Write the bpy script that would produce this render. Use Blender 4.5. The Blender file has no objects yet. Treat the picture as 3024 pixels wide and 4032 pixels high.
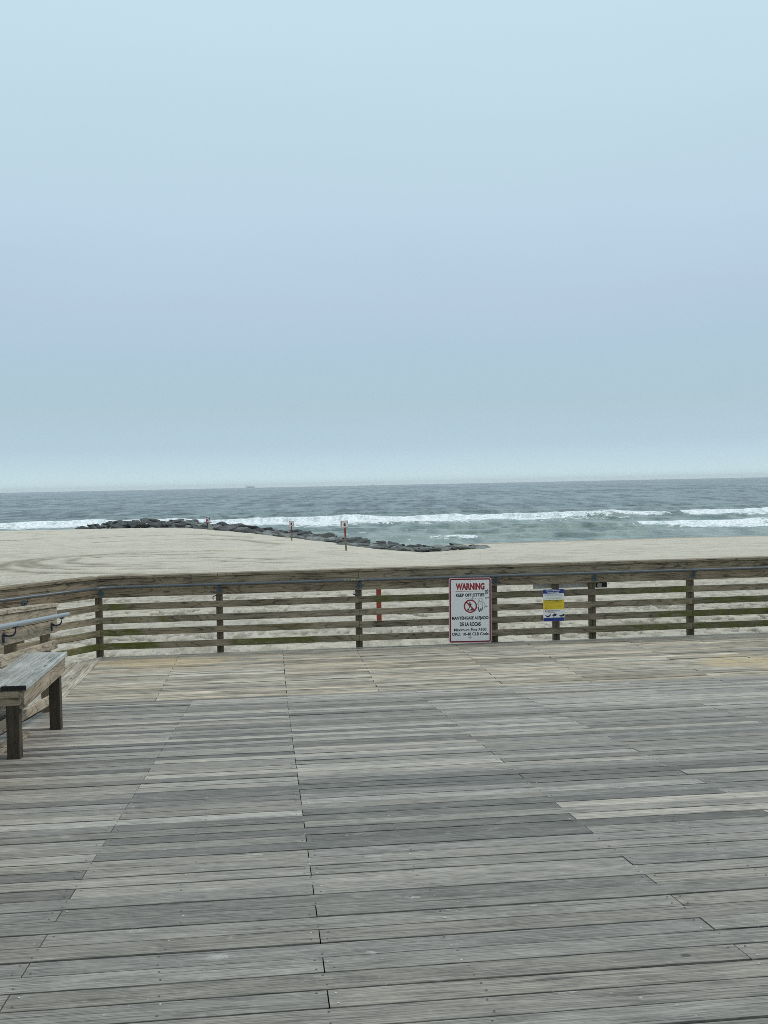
import bpy, bmesh, math, random
import numpy as np
from mathutils import Vector, Matrix

# ------------------------------------------------------------------ camera
SC = bpy.context.scene
COL = SC.collection
YAW = math.atan(455/4200.0); PITCH = math.atan(109/4200.0); ROLL = 0.0205
FW = Vector((math.sin(YAW)*math.cos(PITCH), math.cos(YAW)*math.cos(PITCH), -math.sin(PITCH)))
R0 = Vector((math.cos(YAW), -math.sin(YAW), 0)); U0 = R0.cross(FW)
RT = R0*math.cos(ROLL) - U0*math.sin(ROLL); UP = U0*math.cos(ROLL) + R0*math.sin(ROLL)
cd = bpy.data.cameras.new('camera'); cam = bpy.data.objects.new('camera', cd); COL.objects.link(cam)
m = Matrix.Identity(4)
for i in range(3):
    m[i][0] = RT[i]; m[i][1] = UP[i]; m[i][2] = -FW[i]
m[2][3] = 2.3
cam.matrix_world = m
cd.sensor_fit = 'VERTICAL'; cd.sensor_height = 24.0; cd.lens = 24.0*4200/4032
cd.clip_start = 0.05; cd.clip_end = 40000
SC.camera = cam
SC.cycles.pixel_filter_type = 'BLACKMAN_HARRIS'; SC.cycles.filter_width = 0.85
SC.cycles.use_denoising = False
SC.render.resolution_x = 768; SC.render.resolution_y = 1024

# ------------------------------------------------------------------ world, sun, exposure
SC.view_settings.view_transform = 'Standard'; SC.view_settings.look = 'None'
SC.view_settings.gamma = 1; SC.view_settings.exposure = 0.0
W = bpy.data.worlds.new('World'); SC.world = W; W.use_nodes = True
SUN_EL, SUN_AZ = math.radians(50), math.radians(82)     # high to the right, behind thick cloud
def srgb(r, g, b):
    f = lambda c: (c/255/12.92 if c/255 <= .04045 else ((c/255+.055)/1.055)**2.4)
    return (f(r), f(g), f(b), 1)
nt = W.node_tree; nt.nodes.clear()
def wn(t, **k):
    n = nt.nodes.new(t)
    for a, b in k.items(): setattr(n, a, b)
    return n
wo = wn('ShaderNodeOutputWorld'); bg = wn('ShaderNodeBackground'); bg.inputs['Strength'].default_value = 0.1
sky = wn('ShaderNodeTexSky', sky_type='NISHITA', sun_disc=False); sky.sun_elevation = SUN_EL; sky.sun_rotation = SUN_AZ
sky.air_density = 1.5; sky.dust_density = 4.0
tc = wn('ShaderNodeTexCoord'); sp = wn('ShaderNodeSeparateXYZ'); nt.links.new(tc.outputs['Generated'], sp.inputs[0])
no = wn('ShaderNodeTexNoise'); no.inputs['Scale'].default_value = 2.2; no.inputs['Detail'].default_value = 3
mpw = wn('ShaderNodeMapping'); mpw.inputs['Scale'].default_value = (1, 1, 5)
nt.links.new(tc.outputs['Generated'], mpw.inputs[0]); nt.links.new(mpw.outputs[0], no.inputs['Vector'])
ma = wn('ShaderNodeMath', operation='MULTIPLY_ADD'); ma.inputs[1].default_value = 0.10; nt.links.new(no.outputs['Fac'], ma.inputs[0])
ma2 = wn('ShaderNodeMath', operation='ADD'); ma2.inputs[1].default_value = 0.0
nzr = wn('ShaderNodeMapRange', interpolation_type='SMOOTHSTEP'); nzr.inputs['From Min'].default_value = .03; nzr.inputs['From Max'].default_value = .2
nt.links.new(sp.outputs['Z'], nzr.inputs['Value'])
nc = wn('ShaderNodeMath', operation='SUBTRACT'); nt.links.new(no.outputs['Fac'], nc.inputs[0]); nc.inputs[1].default_value = .5
nm = wn('ShaderNodeMath', operation='MULTIPLY'); nt.links.new(nc.outputs[0], nm.inputs[0]); nt.links.new(nzr.outputs[0], nm.inputs[1])
nt.links.new(nm.outputs[0], ma.inputs[0])
nt.links.new(sp.outputs['Z'], ma.inputs[2]); nt.links.new(ma.outputs[0], ma2.inputs[0])
ramp = wn('ShaderNodeValToRGB'); nt.links.new(ma2.outputs[0], ramp.inputs[0])
stops = [(-0.02, (200, 224, 231)), (0.006, (204, 229, 236)), (0.016, (196, 221, 230)), (0.036, (183, 208, 222)),
         (0.073, (176, 202, 214)), (0.12, (176, 202, 219)), (0.17, (182, 204, 223)), (0.235, (188, 212, 230)),
         (0.29, (192, 217, 230)), (0.41, (198, 224, 238)), (0.6, (205, 226, 236)), (1.0, (205, 220, 228))]
e = ramp.color_ramp.elements
while len(e) < len(stops): e.new(0.5)
for i, (p, c) in enumerate(stops):
    e[i].position = max(0, p); e[i].color = srgb(*c)
vm = wn('ShaderNodeMix', data_type='RGBA', blend_type='MULTIPLY'); vm.inputs['Factor'].default_value = 1
nt.links.new(ramp.outputs[0], vm.inputs['A']); vm.inputs['B'].default_value = (10, 10, 10, 1)
mx = wn('ShaderNodeMix', data_type='RGBA'); mx.inputs['Factor'].default_value = 0.015
nt.links.new(vm.outputs['Result'], mx.inputs['A']); nt.links.new(sky.outputs[0], mx.inputs['B'])
nt.links.new(mx.outputs['Result'], bg.inputs['Color']); nt.links.new(bg.outputs[0], wo.inputs[0])
sd = bpy.data.lights.new('sun', 'SUN'); so = bpy.data.objects.new('sun', sd); COL.objects.link(so)
sd.energy = 1.5; sd.angle = math.radians(18); sd.color = (1.0, 0.965, 0.91)
sdir = Vector((math.sin(SUN_AZ)*math.cos(SUN_EL), math.cos(SUN_AZ)*math.cos(SUN_EL), math.sin(SUN_EL)))
so.rotation_euler = sdir.to_track_quat('Z', 'Y').to_euler(); so.location = (0, 0, 30)

# ------------------------------------------------------------------ helpers
rnd = random.Random(7)
def G(u, v):          # ground point: u metres to the right of, v metres along the line of sight
    return (u*math.cos(YAW)+v*math.sin(YAW), -u*math.sin(YAW)+v*math.cos(YAW))
J = 11.75
def rampz(y): return min(0.8, max(0.0, (J-y)/12))

class Mat:
    def __init__(s, name):
        s.m = bpy.data.materials.new(name); s.m.use_nodes = True; s.t = s.m.node_tree
        s.b = s.t.nodes['Principled BSDF']
    def n(s, typ, ins=None, **k):
        n = s.t.nodes.new(typ)
        for a, b in k.items(): setattr(n, a, b)
        for a, b in (ins or {}).items(): s.put(n.inputs[a], b)
        return n
    def put(s, sock, v):
        if isinstance(v, bpy.types.NodeSocket): s.t.links.new(v, sock)
        else: sock.default_value = v
    def math(s, op, a, b=0.0, c=0.0, clamp=False):
        n = s.t.nodes.new('ShaderNodeMath'); n.operation = op; n.use_clamp = clamp
        for i, v in enumerate((a, b, c)): s.put(n.inputs[i], v)
        return n.outputs[0]
    def mix(s, f, a, b, blend='MIX'):
        n = s.t.nodes.new('ShaderNodeMix'); n.data_type = 'RGBA'; n.blend_type = blend
        s.put(n.inputs['Factor'], f)
        for k, v in (('A', a), ('B', b)):
            if isinstance(v, tuple) and len(v) == 3: v = v+(1,)
            s.put(n.inputs[k], v)
        return n.outputs['Result']
    def ss(s, v, a, b, lo=0.0, hi=1.0):
        n = s.t.nodes.new('ShaderNodeMapRange'); n.interpolation_type = 'SMOOTHSTEP'
        for k, x in zip(('Value', 'From Min', 'From Max', 'To Min', 'To Max'), (v, a, b, lo, hi)): s.put(n.inputs[k], x)
        return n.outputs[0]
    def noise(s, vec, scale, sc3=(1, 1, 1), detail=4, rough=.55, dist=0.0):
        mp = s.n('ShaderNodeMapping', {0: vec}); mp.inputs['Scale'].default_value = sc3
        n = s.n('ShaderNodeTexNoise', {'Vector': mp.outputs[0], 'Scale': scale, 'Detail': detail, 'Roughness': rough, 'Distortion': dist})
        return n.outputs['Fac']
    def attr(s, name):
        return s.n('ShaderNodeAttribute', attribute_name=name)
    def set(s, **k):
        for a, v in k.items():
            a = a.replace('_', ' ')
            if isinstance(v, tuple) and len(v) == 3: v = v+(1,)
            s.put(s.b.inputs[a], v)
        return s
    def bump(s, h, strength=.5, dist=.01):
        n = s.n('ShaderNodeBump', {'Height': h, 'Strength': strength, 'Distance': dist})
        s.t.links.new(n.outputs[0], s.b.inputs['Normal'])

def pos(M): return M.n('ShaderNodeNewGeometry').outputs['Position']

def wood(name, dark, light, deck=False, fleck=(.6, .6, .58), flame=0.0, patch=.5, rough=.8, stain=None, stain_noise=True, spots=None, knots=True, fl=.0):
    M = Mat(name); g = M.attr('gc').outputs['Vector']; t = M.attr('tint').outputs['Color']
    st = M.n('ShaderNodeSeparateColor', {0: t})
    fine = M.noise(g, 1, (7, 150, 150) if deck else (2.6, 75, 75), 5, .65)
    mid = M.noise(g, 1, (3.0, 22, 22) if deck else (1.0, 16, 16), 5, .65, .4)
    big = M.noise(g, 1, (2.2, 5, 5), 5, .65)
    f = M.math('MULTIPLY_ADD', M.math('SUBTRACT', fine, .5), 3.0 if deck else 2.4 if not flame else 1.6, .5)
    f = M.math('MULTIPLY_ADD', M.math('SUBTRACT', mid, .5), 1.1 if deck else (1.5 if not flame else .8), f)
    f = M.math('MULTIPLY_ADD', M.math('SUBTRACT', big, .5), patch*1.6, f)
    if flame:
        c = M.noise(g, 1, (1.3, 7, 7), 2, .4, .5)
        w = M.math('SINE', M.math('MULTIPLY', c, 27.0))
        w = M.ss(M.math('ABSOLUTE', w), .0, .6)
        f = M.math('MULTIPLY_ADD', M.math('SUBTRACT', w, .5), flame, f)
    f = M.math('MAXIMUM', M.math('MINIMUM', f, 1.0), 0.0)
    col = M.mix(f, dark, light)
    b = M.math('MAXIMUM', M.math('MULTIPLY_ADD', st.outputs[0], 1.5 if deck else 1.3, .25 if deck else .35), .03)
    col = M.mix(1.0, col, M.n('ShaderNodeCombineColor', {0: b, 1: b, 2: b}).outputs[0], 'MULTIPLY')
    # warm / cool per board
    col = M.mix(M.math('MULTIPLY', st.outputs[1], .55), col, M.mix(1.0, col, (1.12, .98, .82), 'MULTIPLY'))
    # grain checks: thin dark cracks
    ck = M.noise(g, 1, (.7, 42, 42), 3, .7, .2)
    col = M.mix(M.ss(ck, .61, .68, 0, .75), col, tuple(x*.25 for x in dark))
    if knots:
        mp = M.n('ShaderNodeMapping', {0: g}); mp.inputs['Scale'].default_value = (1.3, 6, 6)
        vo = M.n('ShaderNodeTexVoronoi', {'Vector': mp.outputs[0], 'Scale': 1.0})
        col = M.mix(M.ss(vo.outputs['Distance'], .05, .10, .75, 0), col, tuple(x*.3 for x in dark))
    if fl:
        P = pos(M)
        s1 = M.noise(P, 38, (1, 1, 1), 3, .6); s2 = M.noise(P, 1.3, (1, 1, 1), 3, .6)
        k = M.math('MULTIPLY', M.ss(s1, .66, .74), M.ss(s2, .46, .66))
        col = M.mix(M.math('MULTIPLY', k, fl), col, fleck)
        s3 = M.noise(P, 15, (1, 1, 1), 4, .7)
        col = M.mix(M.ss(s3, .35, .15, 0, .35), col, tuple(x*.5 for x in dark))
    if deck:
        P = pos(M)
        s4 = M.noise(P, 2.6, (1, 1.6, 1), 5, .68); s5 = M.noise(P, 11, (.7, 1.2, 1), 4, .7)
        col = M.mix(M.ss(s4, .52, .72, 0, .35), col, tuple(x*.62 for x in light))
        col = M.mix(M.ss(s5, .55, .75, 0, .30), col, tuple(min(1, x*1.35) for x in light))
    for (c, r, w_, cc) in (spots or []):
        P = pos(M)
        d = M.n('ShaderNodeVectorMath', {0: P, 1: c}, operation='SUBTRACT').outputs[0]
        d = M.n('ShaderNodeVectorMath', {0: d, 1: w_}, operation='MULTIPLY').outputs[0]
        d = M.n('ShaderNodeVectorMath', {0: d}, operation='LENGTH').outputs['Value']; r = r*(.5 if cc[0] > .3 else 1)
        q = M.noise(P, 48 if cc[0] > .3 else 9, (1, 1, 1), 4, .75)
        k = M.math('SUBTRACT', M.math('MULTIPLY_ADD', q, 2.6 if cc[0] > .3 else .5, -.72 if cc[0] > .3 else .25), M.math('DIVIDE', d, r))
        col = M.mix(M.ss(k, .12, .3, 0, .8), col, cc)
    if stain:
        q = M.noise(g, 1, (5, 14, 14), 5, .7)
        k = M.math('MULTIPLY', st.outputs[2], M.ss(q, .34, .60, .12, 1.0))
        q2 = M.noise(g, 1, (9, 30, 30), 4, .7)
        sc = M.mix(q2, tuple(x*.45 for x in stain), tuple(min(1, x*1.5) for x in stain))
        col = M.mix(k, col, sc)
    M.set(Base_Color=col, Roughness=rough)
    M.b.inputs['Specular IOR Level'].default_value = .35
    M.bump(M.math('ADD', M.math('MULTIPLY', fine, .6), mid), .5, .003)
    return M.m

def plain(name, col, rough=.6, metal=0.0, var=.25, scale=8):
    M = Mat(name); P = M.n('ShaderNodeTexCoord').outputs['Object']
    q = M.noise(P, scale, (1, 1, 1), 5, .6)
    c = M.mix(q, tuple(x*(1-var) for x in col), tuple(min(1, x*(1+var)) for x in col))
    M.set(Base_Color=c, Roughness=rough, Metallic=metal); return M.m

def tag(o, label=None, cat=None, group=None, kind=None):
    if label: o['label'] = label
    if cat: o['category'] = cat
    if group: o['group'] = group
    if kind: o['kind'] = kind
    return o
def world_loc(o):
    v = Vector((0, 0, 0))
    while o: v += o.location; o = o.parent
    return v
def thing(name, loc, label, cat, group=None):
    o = bpy.data.objects.new(name, None); o.empty_display_size = .1; COL.objects.link(o); o.location = loc
    return tag(o, label, cat, group)
def link(name, me, parent=None, loc=None):
    o = bpy.data.objects.new(name, me); COL.objects.link(o)
    if parent:
        o.parent = parent; o.location = (Vector(loc)-world_loc(parent)) if loc is not None else (0, 0, 0)
    elif loc is not None: o.location = loc
    return o

class MB:
    def __init__(s): s.v = []; s.f = []; s.gc = []; s.ti = []; s.mi = []; s.sm = False
    def add(s, vs, fs, gc=None, ti=None, mi=0):
        b = len(s.v); s.v += [tuple(v) for v in vs]; s.f += [tuple(i+b for i in f) for f in fs]
        s.gc += gc if gc else [tuple(v) for v in vs]
        s.ti += ti if ti else [(.5, .5, 0, 1)]*len(vs)
        s.mi += [mi]*len(fs)
    def board(s, o, eL, eW, eT, L, w, t, tint=(.5, .5), fb=None, seg=None, ch=.003, mi=0, warp=0.0, grime=False):
        o, eL, eW, eT = (Vector(x) for x in (o, eL, eW, eT))
        c = min(ch, w*.3, t*.3)
        prof = [(c, 0), (w-c, 0), (w, c), (w, t-c), (w-c, t), (c, t), (0, t-c), (0, c)]
        n = seg or (max(1, int(L/.12)) if fb else max(1, int(L/.6) if warp else 1))
        ro = [rnd.uniform(-50, 50) for _ in range(3)]
        wp = [rnd.uniform(-warp, warp) for _ in range(n+1)]
        vs, gc, ti = [], [], []
        for i in range(n+1):
            q = L*i/n
            for a, b in prof:
                p = o + eL*q + eW*(a+wp[i]*.6) + eT*(b+wp[i]); vs.append(p)
                gc.append((q+ro[0], a+ro[1], b+ro[2]))
                ti.append((tint[0] if (b > t-c-1e-6 or not grime) else -.24, tint[1], fb(p) if fb else 0.0, 1))  # board sides painted near-black: shade of the gaps put into the colour
        fs = []
        for i in range(n):
            for k in range(8):
                a = i*8+k; b2 = i*8+(k+1) % 8
                fs.append((a, b2, b2+8, a+8))
        fs.append(tuple(range(7, -1, -1))); fs.append(tuple(n*8+k for k in range(8)))
        if eL.cross(eW).dot(eT) > 0: fs = [f[::-1] for f in fs]; 
        s.add(vs, fs, gc, ti, mi)
    def box(s, a, b, mi=0):
        a, b = Vector(a), Vector(b)
        s.board(a, (1, 0, 0), (0, 1, 0), (0, 0, 1), b.x-a.x, b.y-a.y, b.z-a.z, ch=min(.004, abs(b.x-a.x)*.1), mi=mi)
    def disc(s, c, r, mi=0, n=6, ax='z', st=1.0):
        vs = []
        for i in range(n):
            a = i*2*math.pi/n; x, y = r*math.cos(a), r*st*math.sin(a)
            vs.append((c[0]+x, c[1]+y, c[2]) if ax == 'z' else (c[0]+x, c[1], c[2]+y))
        s.add(vs, [tuple(range(n)) if ax == 'z' else tuple(range(n))], mi=mi)
    def tube(s, pts, r, n=12, mi=0, cap=True):
        pts = [Vector(p) for p in pts]; vs, fs = [], []
        rs = r if isinstance(r, (list, tuple)) else [r]*len(pts)
        for i, p in enumerate(pts):
            d = (pts[min(i+1, len(pts)-1)]-pts[max(i-1, 0)]).normalized()
            up = Vector((0, 0, 1)) if abs(d.z) < .95 else Vector((1, 0, 0))
            x = d.cross(up).normalized(); y = x.cross(d)
            for k in range(n):
                a = 2*math.pi*k/n; vs.append(p+(x*math.cos(a)+y*math.sin(a))*rs[i])
        for i in range(len(pts)-1):
            for k in range(n): fs.append((i*n+k, i*n+(k+1) % n, (i+1)*n+(k+1) % n, (i+1)*n+k))
        if cap: fs.append(tuple(range(n-1, -1, -1))); fs.append(tuple((len(pts)-1)*n+k for k in range(n)))
        s.add(vs, fs, mi=mi); s.sm = True
    def build(s, name, mats, parent=None, loc=None, smooth=None):
        me = bpy.data.meshes.new(name)
        base = Vector(loc) if loc is not None else (world_loc(parent) if parent else Vector((0, 0, 0)))
        me.from_pydata([tuple(Vector(v)-base) for v in s.v], [], s.f)
        if not isinstance(mats, (list, tuple)): mats = [mats]
        for m_ in mats: me.materials.append(m_)
        me.polygons.foreach_set('material_index', s.mi)
        a = me.attributes.new('gc', 'FLOAT_VECTOR', 'POINT'); a.data.foreach_set('vector', np.array(s.gc, 'f').ravel())
        a = me.attributes.new('tint', 'FLOAT_COLOR', 'POINT'); a.data.foreach_set('color', np.array(s.ti, 'f').ravel())
        if smooth if smooth is not None else s.sm:
            me.polygons.foreach_set('use_smooth', [len(f) < 6 for f in s.f])
        me.update()
        return link(name, me, parent, base)

def text_mesh(M_, txt, cx, cz, w, h, mi=0, bold=.0, y=0.0, space=1.0):
    cu = bpy.data.curves.new('t', 'FONT'); cu.body = txt; cu.size = 1; cu.offset = bold; cu.resolution_u = 4; cu.space_character = space
    ob = bpy.data.objects.new('t', cu); COL.objects.link(ob)
    dg = bpy.context.evaluated_depsgraph_get(); me = bpy.data.meshes.new_from_object(ob.evaluated_get(dg))
    vs = np.array([v.co[:] for v in me.vertices]); lo, hi = vs.min(0), vs.max(0)
    sx, sy = w/(hi[0]-lo[0]), h/(hi[1]-lo[1])
    out = [(cx+(v[0]-(lo[0]+hi[0])/2)*sx, y, cz+(v[1]-(lo[1]+hi[1])/2)*sy) for v in vs]
    M_.add(out, [tuple(p.vertices) for p in me.polygons], mi=mi)
    bpy.data.objects.remove(ob); bpy.data.curves.remove(cu); bpy.data.meshes.remove(me)

def hsh(ix, iy, seed):
    h = (ix.astype(np.int64)*374761393 + iy.astype(np.int64)*668265263 + seed*982451653) & 0xffffffff
    h = ((h ^ (h >> 13))*1274126177) & 0xffffffff
    return ((h ^ (h >> 16)) & 0xffffff)/float(0xffffff)
def vn(x, y, seed=0):
    ix, iy = np.floor(x), np.floor(y); fx, fy = x-ix, y-iy
    fx = fx*fx*(3-2*fx); fy = fy*fy*(3-2*fy)
    a, b, c, d = hsh(ix, iy, seed), hsh(ix+1, iy, seed), hsh(ix, iy+1, seed), hsh(ix+1, iy+1, seed)
    return a+(b-a)*fx+(c-a)*fy+(a-b-c+d)*fx*fy
def fbm(x, y, seed=0, o=4):
    s, a, t = 0, 1.0, 0
    for i in range(o): s = s+a*vn(x*2**i+17*i, y*2**i-9*i, seed+i); t += a; a *= .5
    return s/t
def sst(x, a, b):
    t = np.clip((x-a)/(b-a), 0, 1); return t*t*(3-2*t)

def grid_mesh(name, X, Y, Z, mats, attrs, kind='structure'):
    r, c = X.shape
    me = bpy.data.meshes.new(name); n = r*c
    me.vertices.add(n); me.vertices.foreach_set('co', np.stack([X, Y, Z], -1).astype('f').ravel())
    i = np.arange(n).reshape(r, c)
    q = np.stack([i[:-1, :-1], i[:-1, 1:], i[1:, 1:], i[1:, :-1]], -1).reshape(-1, 4)
    me.loops.add(q.size); me.loops.foreach_set('vertex_index', q.ravel().astype('i'))
    me.polygons.add(len(q)); me.polygons.foreach_set('loop_start', (np.arange(len(q))*4).astype('i'))
    me.polygons.foreach_set('use_smooth', np.ones(len(q), bool))
    me.update(calc_edges=True)
    me.materials.append(mats)
    for k, v in attrs.items():
        a = me.attributes.new(k, 'FLOAT', 'POINT'); a.data.foreach_set('value', v.astype('f').ravel())
    o = link(name, me); o['kind'] = kind
    return o

# ------------------------------------------------------------------ sand
def shore_v(u): return np.interp(u, [-400, -60, -45, -30, -12, 3, 8, 30, 60, 400], [200, 187, 182, 172, 134, 108, 113, 117, 118, 130])
SEA = -4.2
def sand_base(u, v):
    z = np.interp(v, [0, 15, 21, 50, 75, 100, 130, 155, 163, 174, 200], [-.4, -.4, -.47, -1.5, -2.3, -2.6, -3.1, -3.4, -3.6, -4.15, -4.8])
    s = shore_v(u)-v
    e = SEA + np.where(s > 0, np.interp(u, [-16, 0], [.068, .043])*s, .05*s)
    k = .35; h = np.clip(.5+.5*(e-z)/k, 0, 1)          # smooth minimum
    return e*(1-h)+z*h-k*h*(1-h)
def px_uv(x, y):      # pixel of the photograph -> (u, v) on the beach, used to lay out the wheel tracks
    d = FW + RT*(x-1512)/4200 + UP*(2016-y)/4200
    t = 5.0
    for _ in range(60):
        X, Y, Z = d.x*t, d.y*t, 2.3+d.z*t
        u = X*math.cos(YAW)-Y*math.sin(YAW); v = X*math.sin(YAW)+Y*math.cos(YAW)
        zz = float(sand_base(np.array([u]), np.array([v]))[0])
        t += (Z-zz)/max(.02, -d.z)*.7
    return u, v
s_ = .663
def trk(pts, oy=1950, sc=.663, ox=0): return [px_uv(ox+x*sc, oy+y*sc) for x, y in pts]
tracks = [trk([(1300, 330), (1000, 335), (700, 345), (400, 362), (150, 382), (40, 402), (-10, 425), (40, 443), (250, 460), (500, 462), (800, 463)]),
          trk([(1250, 345), (900, 350), (600, 355), (350, 365), (190, 378), (125, 395), (135, 415), (240, 432), (480, 440), (800, 436), (1100, 432)]),
          trk([(1100, 352), (800, 352), (500, 362), (270, 378), (180, 395), (210, 412), (360, 424), (640, 424), (900, 418)]),
          trk([(900, 362), (620, 365), (430, 378), (400, 395), (470, 408), (700, 412), (950, 404)]),
          trk([(560, 280), (800, 268), (1100, 258), (1400, 262), (1659, 290)]),
          trk([(0, 268), (400, 262), (800, 240), (1200, 232), (1500, 250)]),
          trk([(1000, 375), (1300, 368), (1659, 378)]), trk([(900, 395), (1250, 388), (1659, 400)]),
          trk([(0, 520), (600, 506), (1200, 490), (1659, 470)], sc=.6, oy=1790, ox=2100),
          trk([(0, 540), (600, 524), (1200, 508), (1659, 490)], sc=.6, oy=1800, ox=2000)]
def track_mask(u, v):
    mk = np.zeros_like(u)
    for T in tracks:
        # resample as a smooth curve
        P = np.array(T); t = np.linspace(0, len(P)-1, 90)
        cu = np.interp(t, range(len(P)), P[:, 0]); cv = np.interp(t, range(len(P)), P[:, 1])
        k = np.ones(7)/7; cu[3:-3] = np.convolve(cu, k, 'valid'); cv[3:-3] = np.convolve(cv, k, 'valid')
        for a in range(89):
            x0, y0, x1, y1 = cu[a], cv[a], cu[a+1], cv[a+1]
            L2 = (x1-x0)**2+(y1-y0)**2+1e-9
            sel = (u > min(x0, x1)-1.2) & (u < max(x0, x1)+1.2) & (v > min(y0, y1)-1.6) & (v < max(y0, y1)+1.6)
            if not sel.any(): continue
            uu, vv = u[sel], v[sel]
            q = np.clip(((uu-x0)*(x1-x0)+(vv-y0)*(y1-y0))/L2, 0, 1)
            d = np.hypot(uu-x0-q*(x1-x0), vv-y0-q*(y1-y0))
            tread = .65+.35*np.sin((a+q)*math.sqrt(L2)*6+a)
            mk[sel] = np.maximum(mk[sel], np.exp(-(d/.5)**2)*tread)
    return mk
tt = np.concatenate([-np.geomspace(12, .48, 40), np.linspace(-.46, .46, 1150), np.geomspace(.48, 12, 40)])
inv = np.linspace(1/11.0, 1/215.0, 620)
vv = np.concatenate([[1.0, 3, 6, 9], 1/inv, np.linspace(230, 320, 5)])
Tm, V = np.meshgrid(tt, vv); U = Tm*V
Z = sand_base(U, V)
near = 1-sst(V, 30, 60)
pit = sst(fbm(U/.33, V/.33, 3, 2), .52, .78)
soft = fbm(U/1.6, V/1.6, 11, 3)-.5
walk = sst(fbm(U/3.5, V/1.4, 21, 2), .42, .6)
Z = Z - .09*pit*near*(.35+.65*walk) + .12*soft*np.clip(V/40, .25, 1)*(1-sst(V, 100, 150)) + .04*(vn(U/.16, V/.16, 5)-.5)*near + .05*(fbm(U/.7, V/.5, 8, 2)-.5)*(1-sst(V,60,110))
# straight rows of small tyre-tread prints in front of the platform
row = np.zeros_like(U)
for v0, sl, per in ((17.3, .02, .17), (17.75, .02, .17), (20.1, -.01, .2), (20.7, -.01, .2), (23.6, .015, .23), (24.5, .015, .23), (27.5, .0, .26)):
    d = V-(v0+sl*U+.12*np.sin(U*.5)); row = np.maximum(row, np.exp(-(d/.11)**2)*(.5+.5*np.sign(np.sin(U/per*6.28))))
Z = Z - .035*row
clod = sst(fbm(U/.17, V/.30, 401, 3), .52, .64)*(1-sst(V, 24, 50)); Z = Z - .045*clod*(.3+.7*walk)
stk = (fbm(U/1.3, V/1.1, 402, 4)-.5)*sst(V, 20, 40)+(fbm(U/.5, V/.45, 403, 3)-.5)*(1-sst(V, 30, 55))
TR = track_mask(U, V)
Z = Z - .05*TR
wet = sst(Z, -3.75, -4.1)
band = sst(fbm(U/40, V/5, 33, 3), .45, .7)
XX = U*math.cos(YAW)+V*math.sin(YAW); YY = -U*math.sin(YAW)+V*math.cos(YAW)
MS = Mat('sand'); P = pos(MS)
q1 = MS.noise(P, 1.1, (1, 1, 1), 6, .7); q2 = MS.noise(P, .12, (1, 2.2, 1), 5, .65); q3 = MS.noise(P, 60, (1, 1, 1), 3, .6)
q4 = MS.noise(P, .35, (.22, 2.0, 1), 4, .6, .4)
c = MS.mix(q1, (.43, .39, .32), (.76, .705, .60))
c = MS.mix(MS.ss(q2, .35, .65, 0, .45), c, (.72, .64, .51))
c = MS.mix(MS.ss(q4, .5, .68, 0, .32), c, (.43, .385, .30))
c = MS.mix(MS.ss(MS.attr('stk').outputs['Fac'], .0, .22, 0, .3), c, (.34, .30, .235))
c = MS.mix(MS.math('MULTIPLY', MS.attr('track').outputs['Fac'], .5, 0, True), c, (.27, .235, .175))  # tracks darkened: disturbed sand plus groove shade put into the colour
c = MS.mix(MS.math('MULTIPLY', MS.attr('pit').outputs['Fac'], .85), c, (.24, .205, .15))  # pits coloured darker: the shade inside footprints is painted in
c = MS.mix(MS.math('MULTIPLY', MS.attr('wet').outputs['Fac'], .75), c, (.34, .28, .22))
MS.set(Base_Color=c, Roughness=.95); MS.b.inputs['Specular IOR Level'].default_value = .1
hb = MS.math('ADD', MS.math('MULTIPLY', MS.noise(P, 5, (1, 1, 1), 6, .7), 1.0), MS.math('MULTIPLY', q3, .12))
MS.bump(hb, 1.0, .12)
grid_mesh('beach_sand', XX, YY, Z, MS.m, {'track': np.maximum(TR*2.0, row*1.3), 'pit': np.maximum(pit*near*walk, clod*(.45+.55*walk)), 'stk': stk, 'wet': wet})
# land behind the viewer and to both sides, one coarse sheet just under the fine one
gx = np.linspace(-900, 900, 31); gy = np.linspace(-900, 12, 16)
GX, GY = np.meshgrid(gx, gy)
grid_mesh('sand', GX, GY, np.full_like(GX, -.62), MS.m, {'track': GX*0, 'pit': GX*0, 'stk': GX*0, 'wet': GX*0})

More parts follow.
